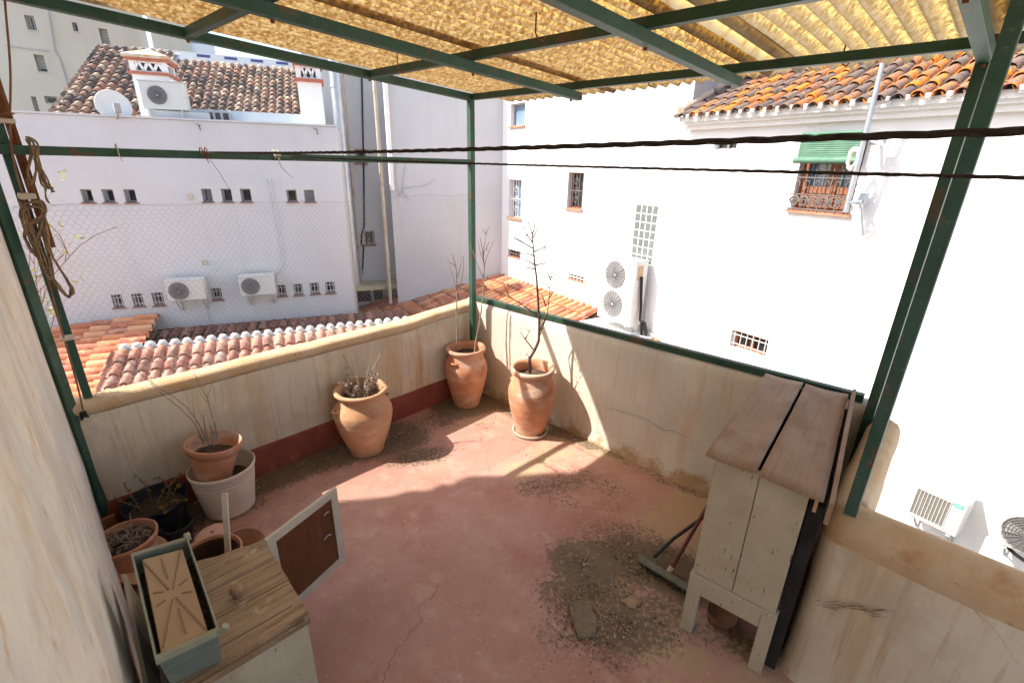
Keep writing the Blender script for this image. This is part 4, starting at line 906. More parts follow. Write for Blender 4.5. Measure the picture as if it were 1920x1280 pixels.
r2 = upper_roof(300, 582, 222, 330, 112, 'right tiled roof between the two chimneys', .172, .25)
# dormer strip with a small window under the right roof
ua, zb = P2.uz(386, 238, .25); ub, zt = P2.uz(440, 210, .25)
k = MB(); P3 = Plane(P2.pt(0, 0, .25), 69.0); ul_, ur_ = P3.uz(345, 230)[0], P3.uz(575, 230)[0]
dz0 = PL.uz(300, 226)[1]-.1; dz1 = P3.uz(430, 204)[1]
hh = hole4(P3, (388, 211), (436, 232)); holed(k, P3, ul_, ur_, dz0-.6, P3.uz(430, 208)[1]+.0, [], thick=.05)
ds = thing('low_wall', P3.pt((ul_+ur_)/2, dz0), 'pale blue low wall with a sliding window under the right tiled roof', 'wall'); k.build('wall', mat('pale_blue_render', (.50, .56, .60), (.56, .61, .64), 2, rough=.9), ds)
k = MB(); a, b, c, d = hh; k.box(P3.pt(a, c, .01), P3.u*(b-a), UPZ*(d-c), P3.n*.03); w_ = k.build('window', m_glass, ds)
k = MB()
for s in (0, .27, .62, 1): k.box(P3.pt(a+(b-a-.04)*s, c, .03), P3.u*.045, UPZ*(d-c), P3.n*.03)
k.build('window_frame', m_frame, w_)
# chimneys
def chimney(pl, xc, wpx, ytop, y1, y2, y3, ybot, label, off=0, cone=True):
    ua, zb = pl.uz(xc-wpx/2, ybot, off); ub, _ = pl.uz(xc+wpx/2, ybot, off); w = ub-ua; uc = (ua+ub)/2
    z = lambda y: pl.uz(xc, y, off)[1]
    t = thing('chimney', pl.pt(uc, zb, off-w/2), label, 'chimney'); D = w/2
    ctr = lambda zz: pl.pt(uc, zz, off-D)
    k = MB(); zA, zB, zC = z(y3), z(y2), z(y1)             # y3 lower band, y2 upper band, y1 cap base
    k.cbox(ctr((zb-1+zA)/2), pl.u, pl.n, w/2, D, (zA-zb+1)/2); k.build('shaft', m_white, t)
    k = MB(); bh = (zB-zA)*.22
    k.cbox(ctr(zA+bh/2), pl.u, pl.n, w/2+.05, D+.05, bh/2); k.cbox(ctr(zB+bh/2), pl.u, pl.n, w/2+.05, D+.05, bh/2); k.build('brick_band', m_brick, t)
    k = MB(); zm0, zm1 = zA+bh, zB
    for fx in (-1, 1):
        for fn in (-1, 1): k.cbox(ctr((zm0+zm1)/2)+pl.u*fx*(w/2-.04)+pl.n*fn*(D-.04), pl.u, pl.n, .045, .045, (zm1-zm0)/2)
    k.cbox(ctr(zm0+.01), pl.u, pl.n, w/2-.02, D-.01, .012); k.cbox(ctr(zm1-.012), pl.u, pl.n, w/2-.02, D-.01, .012)
    for i in range(3):
        x = (i-1)*w*.27
        for s in (-1, 1): k.bar(ctr(zm0)+pl.u*(x-s*.09)+pl.n*(D-.03), ctr(zm1)+pl.u*x+pl.n*(D-.03), .045)
    k.build('vent_slots', m_white, t)
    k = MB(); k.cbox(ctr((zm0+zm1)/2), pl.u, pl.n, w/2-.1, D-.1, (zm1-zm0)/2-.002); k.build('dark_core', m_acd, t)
    if cone:
        zt = z(ytop); z0 = zB+bh; k = MB(); e = w/2+.09; c0 = ctr(z0)
        q = [c0-pl.u*e+pl.n*e, c0+pl.u*e+pl.n*e, c0+pl.u*e-pl.n*e, c0-pl.u*e-pl.n*e]; q2 = [p+UPZ*.05 for p in q]; ap = ctr(zt)
        k.add(q+q2+[ap], [(3, 2, 1, 0), (0, 1, 5, 4), (1, 2, 6, 5), (2, 3, 7, 6), (3, 0, 4, 7), (4, 5, 8), (5, 6, 8), (6, 7, 8), (7, 4, 8)])
        k.build('cap', mat('lichen_cap', (.62, .55, .45), (.45, .28, .12), 9, rough=.95, bump=.2), t)
    return t
chimney(P2, 295, 66, 88, 112, 117, 142, 205, 'whitewashed chimney with pointed lichen cap behind the rooftop air conditioner', .5)
chimney(P2, 589, 44, 100, 122, 126, 155, 236, 'taller whitewashed chimney beside the shiny flue', .55, cone=False)
# air conditioner in front of the chimney
P4 = Plane(P2.pt(0, 0, .95), 69.0); ua, zt = P4.uz(256, 150); ub, _ = P4.uz(341, 150); zb = P4.uz(300, 205)[1]; w_ = ub-ua; h_ = zt-zb
aircon(P4, (ua+ub)/2, zb, w_, h_, .3, -.3, 'rooftop air conditioner in front of the pointed chimney', [(-w_*.12, h_*.5, h_*.33)], dark=m_acg)
k = MB(); k.box(P4.pt(ua+.1, zb-1.2, -.25), P4.u*(w_*1.3), UPZ*1.18, P4.n*.2); tag(k.build('low_wall', m_whL), 'low pale wall carrying the rooftop air conditioner', 'wall')
# dish
dc = P4.at(213, 197, .2); di = thing('satellite_dish', dc-UPZ*.5, 'round white satellite dish above the shaded wall', 'satellite dish')
rr = (P4.at(246, 197, .2)-P4.at(181, 197, .2)).length/2; dn = (CAM-dc).normalized(); dn = (dn+UPZ*.25+P4.u*.12).normalized(); du = dn.cross(UPZ).normalized(); dv = du.cross(dn)
k = MB(); pr_ = [(rr*t, .22*rr*t*t) for t in [i/8 for i in range(9)]]; M3 = Matrix((du, dv, dn)).transposed()
k.lathe([(max(r_, .001), z_) for r_, z_ in pr_], dc-dn*.1, 36, M3); k.lathe([(rr, .22*rr), (rr*1.02, .22*rr-.01), (rr, .22*rr-.03), (.001, -.03)], dc-dn*.1, 36, M3); k.build('reflector', m_dish, di, fixn=False)
k = MB(); k.tube([dc-dv*rr*.9, dc-dv*rr*.55+dn*.35], .02, 6); k.cbox(dc-dv*rr*.5+dn*.35, du, dv, .05, .08, .05, .01); k.build('feed_arm', m_acg, di)
k = MB(); k.tube([dc-dn*.15, dc-dn*.2-UPZ*1.0], .03, 8); k.build('mount', m_galv, di)
# apartment block
PAp = Plane(CAM+ray(150, 120)*24, 62.0); ap = thing('apartment_building', PAp.pt(0, -5), 'cream apartment building with shuttered windows at top left', 'building')
apw = [(44, 28, 70, 58), (134, 42, 148, 60), (184, 53, 207, 84), (62, 102, 90, 136), (57, 181, 76, 212), (82, 180, 110, 195)]
ha = [hole4(PAp, (a, b), (c, d)) for a, b, c, d in apw]
ue = PAp.uz(262, 70)[0]; k = MB(); holed(k, PAp, -30, ue, -5, 30, ha, thick=.4); k.build('wall', m_cream, ap)
for i, h in enumerate(ha):
    w_ = window(ap, PAp, *h, depth=.3, fr=.06, grid=(3, 1) if i == 0 else (2, 1) if i == 4 else None, sill=m_cream, glass=m_glass)
    if i in (2, 3):
        k = MB(); dz = (h[3]-h[2])*(1 if i == 2 else .8); n_ = 10
        for j in range(n_): k.box(PAp.pt(h[0]+.04, h[3]-dz*(j+1)/n_+.01, -.22), PAp.u*(h[1]-h[0]-.08), UPZ*(dz/n_-.02), PAp.n*.03)
        k.build('shutter', m_shut, w_)
k = MB(); k.tube([PAp.at(x, y, .05) for x, y in ((10, 86), (60, 93), (92, 96))], .02, 4); k.tube([PAp.at(x, y, .05) for x, y in ((104, 97), (112, 110), (130, 170))], .03, 4); k.tube([PAp.at(90, 20, .05), PAp.at(97, 60, .05), PAp.at(103, 97, .05)], .03, 4); k.build('facade_cable', m_frame, ap)
PB_ = Plane(CAM+ray(340, 90)*22, 66.0); ua, zt = PB_.uz(282, 62); ub = PB_.uz(352, 66)[0]; uc_ = PB_.uz(398, 80)[0]
k = MB(); holed(k, PB_, ua, ub, -5, PB_.uz(310, 55)[1]+3, [], thick=.3); b2 = thing('apartment_building', PB_.pt(ua, -5), 'second cream building beyond the pointed chimney', 'building'); k.build('wall', m_cream, b2)
k = MB(); k.box(PB_.pt(ub, -5, -.6), PB_.u*(uc_-ub), UPZ*(PB_.uz(375, 82)[1]+5), PB_.n*.5); k.build('balcony_wall', m_white, b2)
k = MB(); k.box(PB_.pt(ub+.02, PB_.uz(375, 82)[1], -.5), PB_.u*(uc_-ub), UPZ*.5, PB_.n*.06); k.build('balcony_awning', mat('lilac_awning', (.30, .28, .42), (.6, .6, .65), 6, rough=.8), b2)
u5, z5 = PB_.uz(340, 100, 2); u6 = PB_.uz(640, 124, 2)[0]
k = MB(); k.box(PB_.pt(u5-1.5, -5, 2), PB_.u*(u6-u5+1.5), UPZ*(PB_.uz(480, 111, 2)[1]+5), PB_.n*.2); pw = k.build('roof_parapet', m_white); tag(pw, 'distant white roof parapet with blue tile dashes', 'parapet')
zz = PB_.uz(480, 111, 2)[1]
for i in range(8):
    k = MB(); x = u5+.6+i*1.05; k.box(PB_.pt(x, zz-.16, 2.2), PB_.u*.5, UPZ*.10, PB_.n*.02); k.build('blue_tile', m_bluestripe, pw)
# ------------------------------------------------------------------ jars with dry plants
def jar(c, rb, rw, rn, rr, h, label, m, lug=None, chip=False, soil=.86, turns=22):
    t = thing('terracotta_jar', c, label, 'jar', 'big terracotta jars')
    P = [(.001, 0), (rb*.96, 0), (rb, .012), (rb*1.0, .03)]
    def rad(s):                                            # s 0..1 from foot to neck
        if s < .70: q = s/.70; return rb+(rw-rb)*(1-(1-q)**1.5)
        q = (s-.70)/.30; return rn+(rw-rn)*(.5+.5*math.cos(q*math.pi))
    H1 = h*.90; n = 30
    for i in range(1, n+1): s = i/n; P.append((rad(s)+.0012*math.sin(i*2.3), .03+(H1-.03)*s))
    P += [(rn+.004, H1+.01), (rr-.012, H1+.016), (rr, H1+.028), (rr+.004, h-.012), (rr-.004, h-.001), (rr-.018, h), (rn-.012, h-.02), (rn-.016, H1), (rn-.01, h*.84), (rw-.03, h*.7)]
    k = MB(); k.lathe(P, c, 56, wob=.02)
    if chip:
        for i, v in enumerate(k.v):
            a = math.atan2(v.y-c.y, v.x-c.x)
            if v.z > h*.965 and abs(a-.5) < .5: k.v[i] = v-UPZ*.022*(1-abs(a-.5)/.5)
    k.build('body', m, t)
    k = MB(); sg = 24; vs = [V((c.x, c.y, h*soil+.008))]; R_ = rn-.008
    for q in (.5, 1):
        for i in range(sg):
            a = 2*math.pi*i/sg; vs.append(V((c.x+math.cos(a)*R_*q, c.y+math.sin(a)*R_*q, h*soil+.012*noise.noise(V((math.cos(a)*q*2, math.sin(a)*q*2, c.x))))))
    k.add(vs, [(0, 1+i, 1+(i+1) % sg) for i in range(sg)]+[(1+i, 1+sg+i, 1+sg+(i+1) % sg, 1+(i+1) % sg) for i in range(sg)], True); k.build('soil', m_soil, t)
    if lug is not None:
        for L_ in lug:
            a = R(L_[0]); e = V((math.cos(a), math.sin(a), 0)); z_ = h*L_[1]; r0 = rad((z_-.03)/(H1-.03)); s_ = e.cross(UPZ)
            k = MB(); k.tube([c+e*(r0-.012)+UPZ*z_+s_*(-.032), c+e*(r0+.016)+UPZ*(z_+.006)+s_*(-.026), c+e*(r0+.028)+UPZ*(z_+.008), c+e*(r0+.016)+UPZ*(z_+.006)+s_*(.026), c+e*(r0-.012)+UPZ*z_+s_*(.032)], [.012, .011, .010, .011, .012], 8); k.build('handle', m, t)
    return t
j1 = V((-1.15, 3.235, 0)); j2 = V((-.425, 4.045, 0)); j3 = V((.175, 3.555, 0))
jar(j1, .135, .222, .165, .198, .545, 'widest pale terracotta jar holding a bushy dead plant', m_terra2, [(222, .74), (45, .74)], True)
jar(j2, .125, .197, .160, .183, .585, 'terracotta jar in the corner against the green post, two bare stems', m_terra, [(238, .80), (60, .80)])
jar(j3, .125, .200, .160, .180, .61, 'terracotta jar on a saucer holding the bare sapling', m_terra, [(140, .72)])
k = MB(); k.lathe([(.001, .004), (.150, .004), (.158, .03), (.150, .032), (.142, .014), (.001, .013)], j3, 40); tag(k.build('plant_saucer', m_pvc), 'chipped saucer under the jar with the sapling', 'saucer')
g = random.Random(41)
# bushy dead plant
pt_ = thing('dead_plant', j1+UPZ*.47, 'tangled grey dead plant in the widest jar', 'dead plant'); k = MB(); lf = MB()
def dl(p, d):
    for _ in range(2): leafquad(lf, p, V((g.uniform(-1, 1), g.uniform(-1, 1), g.uniform(-.4, 1))), g.uniform(.012, .028), g)
for i in range(30):
    a = g.uniform(0, 6.28); q = g.uniform(0, .08); twig(k, j1+V((math.cos(a)*q, math.sin(a)*q, .46)), V((math.cos(a)*.7, math.sin(a)*.7, g.uniform(.5, 1.5))), g.uniform(.07, .15), .0035, 2, g, .8, .1, (2, 3), 4, dl)
for (x, y) in ((642, 662), (665, 655), (700, 650), (713, 664)):
    e = Plane(j1, 60).at(x, y); a = j1+V((g.uniform(-.02, .02), 0, .48)); k.tube([a, a+(e-a)*.4+V((0, 0, -.01)), a+(e-a)*.75, e], [.005, .004, .003, .003], 5)
k.build('branches', m_twig, pt_); lf.build('withered_leaves', m_deadleaf, pt_)
# two bare stems in the corner jar
pt_ = thing('bare_shrub', j2+UPZ*.48, 'two tall bare pale stems rising from the corner jar', 'bare shrub'); k = MB(); PJ2 = Plane(j2, 75)
def stem(k, pl, pix, r0, r1, off=None):
    P = [pl.at(x, y) for x, y in pix]; n = len(P); k.tube(P, [r0+(r1-r0)*i/(n-1) for i in range(n)], 6); return P
s = stem(k, PJ2, [(857, 660), (857, 640), (856, 590), (857, 540), (855, 500), (848, 476)], .009, .003)
for (a, b) in (((856, 545), (842, 498)), ((857, 520), (866, 482)), ((855, 500), (838, 490)), ((857, 560), (866, 520)), ((866, 520), (869, 480))): k.tube([PJ2.at(*a), (PJ2.at(*a)+PJ2.at(*b))/2+V((.01, 0, 0)), PJ2.at(*b)], [.0045, .0032, .002], 5)
s = stem(k, PJ2, [(890, 662), (892, 640), (900, 600), (906, 550), (908, 500), (905, 470), (900, 445)], .009, .003)
for (a, b) in (((908, 500), (922, 460)), ((907, 480), (912, 440)), ((922, 460), (929, 448)), ((906, 520), (890, 480)), ((908, 495), (896, 450)), ((912, 470), (918, 452)), ((890, 480), (882, 455)), ((912, 440), (917, 425)), ((912, 440), (906, 428)), ((905, 560), (915, 530))): k.tube([PJ2.at(*a), (PJ2.at(*a)+PJ2.at(*b))/2+V((-.008, 0, 0)), PJ2.at(*b)], [.0045, .0032, .002], 5)
k.build('stems', m_twig, pt_)
# sapling
pt_ = thing('bare_sapling', j3+UPZ*.5, 'dark leafless sapling standing in the right jar', 'bare tree'); k = MB(); PJ3 = Plane(j3, 70)
st = [(993, 700), (994, 686), (993, 672), (1003, 655), (1010, 640), (1011, 600), (1009, 560), (1006, 520), (1002, 490), (1000, 465), (998, 440), (990, 415)]
stem(k, PJ3, st, .015, .003)
def br(pts, r=.004): P = [PJ3.at(x, y)+PJ3.n*(.03*g.uniform(-1, 1) if i else 0) for i, (x, y) in enumerate(pts)]; k.tube(P, [r*(1-.75*i/(len(P)-1)) for i in range(len(P))], 5); return P
for b_ in ([(1006, 645), (1018, 620), (1024, 590), (1028, 560), (1033, 520), (1036, 505)], [(1010, 595), (985, 575), (955, 556), (930, 545)], [(955, 556), (948, 540)], [(1024, 575), (1018, 555), (1010, 545)], [(1000, 466), (980, 455), (965, 447), (958, 440)], [(1000, 472), (1020, 466), (1037, 456)],
           [(999, 455), (990, 440), (980, 428)], [(998, 448), (1005, 435), (1008, 420)], [(1003, 497), (985, 487), (970, 480)], [(1004, 497), (1022, 493), (1035, 487)], [(1003, 480), (990, 476), (975, 474)], [(998, 440), (1003, 425), (1002, 412)], [(980, 455), (970, 448), (962, 450)],
           [(1005, 505), (990, 503), (972, 500)], [(1028, 560), (1040, 545), (1046, 535)], [(1033, 525), (1025, 512), (1022, 504)], [(1034, 520), (1043, 515)], [(1030, 540), (1022, 530)], [(1000, 655), (985, 635), (975, 622)], [(985, 635), (990, 620)], [(993, 672), (988, 664)], [(1010, 625), (1020, 600), (1023, 585)], [(1020, 466), (1028, 456)], [(990, 440), (984, 444)]):
    P = br(b_, .0058)
    for q in range(3):
        i = g.randint(1, len(P)-1); k.tube([P[i], P[i]+V((g.uniform(-1, 1), g.uniform(-.5, .5), g.uniform(-.1, 1)))*g.uniform(.02, .06)], [.0022, .0014], 4)
k.build('trunk', m_bark, pt_)

# ------------------------------------------------------------------ plain pots
def pot(name, c, rb, rt, h, label, m, cat='pot', group=None, rim=.0, rimh=.05, soil=None, tilt=None, wall=.009, rings=0, seg=44, open_=True, hole=False):
    t = thing(name, c, label, cat, group); M3 = tilt
    P = [(.001, 0), (rb, 0)]
    for i in range(1, 9):
        s = i/8; z_ = (h-rimh)*s; P.append((rb+(rt-rb)*z_/h, z_))
    if rings:
        P = [(.001, 0), (rb*.97, 0), (rb, .012)]
        for i in range(1, 40):
            z_ = (h-rimh)*i/40; b_ = rb+(rt-rb)*z_/h
            if any(abs(z_/h-q) < .014 for q in (.13, .20, .68, .76)): b_ -= .004
            P.append((b_, z_))
    r1 = rt+rim; P += [(rb+(rt-rb)*(h-rimh)/h+rim, h-rimh), (r1, h-.006), (r1-.004, h), (r1-wall, h), (r1-wall-.002, h-.01), (rt-wall-.004, h-rimh), (rb-wall, .02), (.001, .018)]
    k = MB(); k.lathe(P, c, seg, M3, wob=.012); k.build('body', m, t, fixn=False)
    if soil:
        z_ = h*soil; rr = rb+(rt-rb)*soil-wall-.002; k = MB(); g_ = random.Random(int(c[0]*100)); sg = 20; vs = [V((0, 0, z_+.01))]
        for q in (.5, 1):
            for i in range(sg): a = 2*math.pi*i/sg; vs.append(V((math.cos(a)*rr*q, math.sin(a)*rr*q, z_+g_.uniform(-.006, .006))))
        if M3: vs = [M3 @ v for v in vs]
        k.add([v+V(c) for v in vs], [(0, 1+i, 1+(i+1) % sg) for i in range(sg)]+[(1+i, 1+sg+i, 1+sg+(i+1) % sg, 1+(i+1) % sg) for i in range(sg)], True); k.build('soil', m_soil, t)
    return t
def rot(ax, deg): return Matrix.Rotation(R(deg), 3, V(ax))
cw = V((-1.845, 2.53, 0)); pot('plant_pot', cw, .145, .188, .33, 'round chalky white plastic pot with the tilted terracotta pot in it', m_plastic, rings=1, rim=.004, rimh=.03, soil=.62, wall=.007)
ct = V((-1.885, 2.49, .225)); tl = rot((.55, -.83, 0), -9)
pot('plant_pot', ct, .092, .144, .29, 'tilted terracotta pot of dry sticks standing inside the white one', m_terra, rim=.012, rimh=.055, soil=.7, tilt=tl)
pt_ = thing('dry_sticks', ct+UPZ*.2, 'dry sticks leaning out of the tilted terracotta pot', 'dry sticks'); k = MB(); PS1 = Plane(ct, 50)
for b_, r_ in (([(382, 825), (362, 790), (335, 762), (300, 735), (262, 700), (235, 672)], .003), ([(385, 826), (372, 792), (352, 765), (330, 748), (300, 728), (270, 705)], .0035), ([(404, 820), (398, 780), (388, 745), (376, 725), (362, 695)], .0035), ([(392, 760), (378, 740), (370, 727)], .002), ([(388, 745), (396, 722), (403, 706)], .002), ([(386, 827), (378, 805), (370, 790)], .006), ([(390, 826), (384, 800), (380, 776)], .006), ([(396, 824), (394, 796), (391, 785)], .005), ([(403, 822), (402, 800), (397, 780)], .006), ([(407, 820), (404, 795), (401, 788)], .005), ([(368, 795), (364, 770), (360, 735)], .002), ([(300, 735), (286, 722), (280, 700)], .0015)):
    P = [PS1.at(x, y)+PS1.n*g.uniform(-.02, .02) for x, y in b_]; k.tube(P, [r_*(1-.6*i/(len(P)-1)) for i in range(len(P))], 5)
for i in range(10): x = g.uniform(376, 410); p0 = PS1.at(x, 832)+PS1.n*g.uniform(-.05, .05); k.tube([p0, p0+V((g.uniform(-.03, .01), g.uniform(-.02, .02), g.uniform(.06, .13)))], [.005, .0035], 5)
k.build('twigs', m_twig, pt_)
# shallow bowl with withered succulent
cb = V((-2.065, 1.985, 0)); cb.z = 0
pot('plant_pot', cb, .10, .142, .245, 'orange terracotta pot holding a withered curly plant near the house wall', m_terra, rim=.008, rimh=.04, soil=.86)
pt_ = thing('dead_plant', cb+UPZ*.22, 'curly withered plant near the house wall', 'dead plant'); k = MB(); lf = MB()
for i in range(60):
    a = g.uniform(0, 6.28); q = g.uniform(0, .1); p = cb+V((math.cos(a)*q-.01, math.sin(a)*q-.01, .22)); d = V((math.cos(a)*.8, math.sin(a)*.8, g.uniform(.2, 1.0))); P = [p]
    cv = V((g.uniform(-1, 1), g.uniform(-1, 1), g.uniform(-1, 1)))
    for s in range(7): d = (d+cv.cross(d)*.5).normalized(); P.append(P[-1]+d*g.uniform(.008, .02))
    k.tube(P, [.0045, .005, .0045, .004, .0035, .003, .002, .001], 5)
k.build('curled_stems', m_deadleaf, pt_)
c5 = V((-2.13, 2.30, 0)); pot('plant_pot', c5, .12, .165, .24, 'large black plastic pot in the left corner with yellow weeds', m_black, rim=.006, rimh=.03, soil=.72)
pt_ = thing('dead_plant', c5+UPZ*.17, 'yellow brown weeds hanging in the large black pot', 'dead plant'); k = MB(); lf = MB()
for i in range(9):
    a = g.uniform(0, 6.28); p = c5+V((math.cos(a)*.07, math.sin(a)*.07, .17)); P = [p]; d = V((math.cos(a)*.3, math.sin(a)*.3, 1))
    for s in range(7):
        d = (d+V((g.uniform(-.3, .3), g.uniform(-.3, .3), -.16))).normalized(); P.append(P[-1]+d*.03)
        for _ in range(5): leafquad(lf, P[-1], V((g.uniform(-1, 1), g.uniform(-1, 1), g.uniform(-1, .6))), g.uniform(.012, .022), g)
    k.tube(P, .0016, 4)
k.build('stems', m_twig, pt_); lf.build('leaves', m_yleaf, pt_)
c6 = V((-1.965, 2.21, 0)); pot('plant_pot', c6, .062, .085, .14, 'small black plastic pot beside the larger black one', m_black, rim=.004, rimh=.02)
# big pot, its empty inside showing, behind the wooden box
c7 = Z(394, 1040, .30); c7.z = 0; thing7 = pot('plant_pot', c7, .10, .138, .31, 'big empty ribbed terracotta pot behind the wooden box', m_terra, rim=.006, rimh=.04)
k = MB(); k.lathe([(r_, z_) for i in range(12) for r_, z_ in ((.1195-.0026*i+.0015, .296-.021*i), (.1195-.0026*i-.0025, .286-.021*i))], c7, 40); k.build('ribbed_lining', mat('dark_brown_lining', (.06, .025, .015), (.10, .045, .025), 8, rough=.6), thing7)  # darker brown ribbed lining over the inner wall
c8 = Z(402, 1000, .16); c8.z = 0; M8 = rot((1, 0, 0), 180) @ rot((0, 1, 0), 6)
k = MB(); prf = [(.001, .004), (.008, .004), (.074, 0), (.080, .006), (.092, .10), (.096, .104), (.112, .105), (.112, .15), (.10, .15), (.08, .02)]
k.lathe([(r_, .15-z_) for r_, z_ in prf], c8+UPZ*.02, 40, rot((0, 1, 0), -8)); t8 = thing('plant_pot', c8, 'pale pink terracotta pot turned upside down showing its drain hole', 'pot'); k.build('body', mat('pink_terracotta', (.52, .29, .21), (.58, .35, .27), 6, rough=.9, bump=.2), t8)
k = MB(); flat_disc(k, c8+V((-.01, 0, .172)), V((1, 0, .13)).normalized(), V((0, 1, 0)), .009, 14, .004); k.build('drain_hole', m_acd, t8)
c9 = Z(446, 1018, .15); c9.z = 0; pot('plant_pot', c9, .08, .105, .17, 'chipped terracotta pot leaning beside the upside down one', mat('dusty_terracotta', (.40, .22, .15), (.46, .28, .2), 6, rough=.9, bump=.2), rim=.005, rimh=.03, tilt=rot((0, 1, 0), 14))
# white stick
s0 = V((-1.365, 1.82, .02)); s1_ = Z(421, 925, .60)
k = MB(); k.bar(Z(428, 1040, .40), Z(421, 924, .66), .022); tag(k.build('wooden_stick', m_cframe), 'pale square stick standing in the big empty pot', 'stick')
# leaning saucer
c10 = Z(262, 1052, .10); M10 = rot((.7, -.7, 0), 0); dn = (V((.55, -.15, .8))).normalized(); du = dn.cross(UPZ).normalized(); dv = du.cross(dn)
k = MB(); k.lathe([(.001, .0), (.125, 0), (.14, .035), (.134, .037), (.118, .010), (.001, .009)], c10, 44, Matrix((du, dv, dn)).transposed()); tag(k.build('plant_saucer', m_terra), 'large terracotta saucer leaning near the foot of the house wall', 'saucer')

# ------------------------------------------------------------------ long cabinet against the right parapet
vC = V((.622, .783, 0)); uC = V((.783, -.622, 0)); cC = V((.880, 1.722, 0)); CWd, CL, CHt = .362, 1.02, 1.003
cb_ = thing('storage_cabinet', cC+uC*CWd/2+vC*CL/2, 'tall narrow cabinet of peeling cream boards standing on four legs', 'cabinet')
def CP(x, y, z): return cC+uC*x+vC*y+UPZ*z
for (x, y) in ((-.005, -.008), (CWd-.05, -.008), (-.005, CL-.05), (CWd-.05, CL-.05)):
    k = MB(); k.box(CP(x, y, 0), uC*.058, vC*.05, UPZ*.355); k.build('leg', m_peel, cb_, bev=.003)
k = MB(); k.box(CP(.004, .006, .358), uC*(CWd/2-.006), vC*.018, UPZ*(CHt-.36)); k.build('front_board', m_peel, cb_, bev=.002)
k = MB(); k.box(CP(CWd/2+.001, .004, .358), uC*(CWd/2-.004), vC*.018, UPZ*(CHt-.36)); k.build('front_board', m_peel, cb_, bev=.002)
k = MB(); k.box(CP(.053, -.004, .25), uC*(CWd-.1), vC*.022, UPZ*.105); k.build('bottom_rail', m_peel, cb_, bev=.002)
k = MB(); k.box(CP(.0, .02, .32), uC*.018, vC*(CL-.03), UPZ*(CHt-.32)); k.build('side_panel', m_peel, cb_, bev=.002)
k = MB(); k.box(CP(CWd-.018, .02, .32), uC*.018, vC*(CL-.03), UPZ*(CHt-.32)); k.box(CP(.02, CL-.02, .32), uC*(CWd-.04), vC*.015, UPZ*(CHt-.32)); k.box(CP(.02, .03, .33), uC*(CWd-.04), vC*(CL-.06), UPZ*.02); k.build('back_panel', m_gapshade, cb_)
k = MB(); k.box(CP(CWd+.003, .05, .01), uC*.05, vC*(CL-.1), UPZ*(CHt-.04)); k.build('gap_shade_board', m_gapshade, cb_)  # added board, its near-black colour stands in for the shaded gap
def warped(x0, x1, y0, y1, z, th, name, cup=.006, wfn=None, m=None, par=None):
    k = MB(); nx, ny = 6, 16; top = []; 
    for lay in (1, 0):
        for i in range(nx+1):
            for j in range(ny+1):
                s = i/nx; t = j/ny; xe = x0(t)*(1-s)+x1(t)*s; zz = z+cup*(2*s-1)**2+.004*math.sin(t*5+x0(t)*9)+(wfn(s, t) if wfn else 0)+(th if lay else 0)
                k.v.append(CP(xe+.002*noise.noise(V((t*9, s*3, z))), y0+(y1-y0)*t+(.003*noise.noise(V((s*7, t, 2))) if j in (0, ny) else 0), zz))
    N_ = (nx+1)*(ny+1); I_ = lambda l, i, j: l*N_+i*(ny+1)+j
    for i in range(nx):
        for j in range(ny): k.f += [(I_(0, i, j), I_(0, i+1, j), I_(0, i+1, j+1), I_(0, i, j+1)), (I_(1, i, j), I_(1, i, j+1), I_(1, i+1, j+1), I_(1, i+1, j))]; k.sm += [True, True]
    for i in range(nx): k.f += [(I_(0, i, 0), I_(1, i, 0), I_(1, i+1, 0), I_(0, i+1, 0)), (I_(0, i, ny), I_(0, i+1, ny), I_(1, i+1, ny), I_(1, i, ny))]; k.sm += [False]*2
    for j in range(ny): k.f += [(I_(0, 0, j), I_(0, 0, j+1), I_(1, 0, j+1), I_(1, 0, j)), (I_(0, nx, j), I_(1, nx, j), I_(1, nx, j+1), I_(0, nx, j+1))]; k.sm += [False]*2
    return k.build(name, m or m_woodtop, par or cb_, fixn=True)
warped(lambda t: -.03, lambda t: .168+.0*t, -.03, 1.075, CHt+.001, .016, 'top_board')
warped(lambda t: .182, lambda t: .405-.02*t, -.045, 1.05, CHt+.001, .016, 'top_board', .007, lambda s, t: -.012*s*(1-t))
k = MB(); 
a_, b_ = CP(.43, -.05, CHt-.035), CP(.405, 1.04, CHt+.016); k.bar(a_, b_, .016, UPZ, .10); k.build('side_batten', m_woodtop, cb_)
k = MB(); k.bar(CP(.385, -.02, CHt-.03), CP(.385, .8, CHt-.03), .012, UPZ, .08); k.build('inner_batten', m_ochre, cb_)
# small saucer pot under it
c11 = Z(1346, 1172, 0)+V((.02, .03, 0)); k = MB(); k.lathe([(.001, 0), (.062, 0), (.075, .05), (.078, .052), (.072, .053), (.060, .012), (.001, .01)], c11, 36, rot((.3, 1, 0), 6)); tag(k.build('small_bowl', mat('grimy_terracotta', (.26, .12, .07), (.34, .2, .14), 12, rough=.95, bump=.3)), 'small terracotta bowl on the floor under the cabinet', 'bowl')
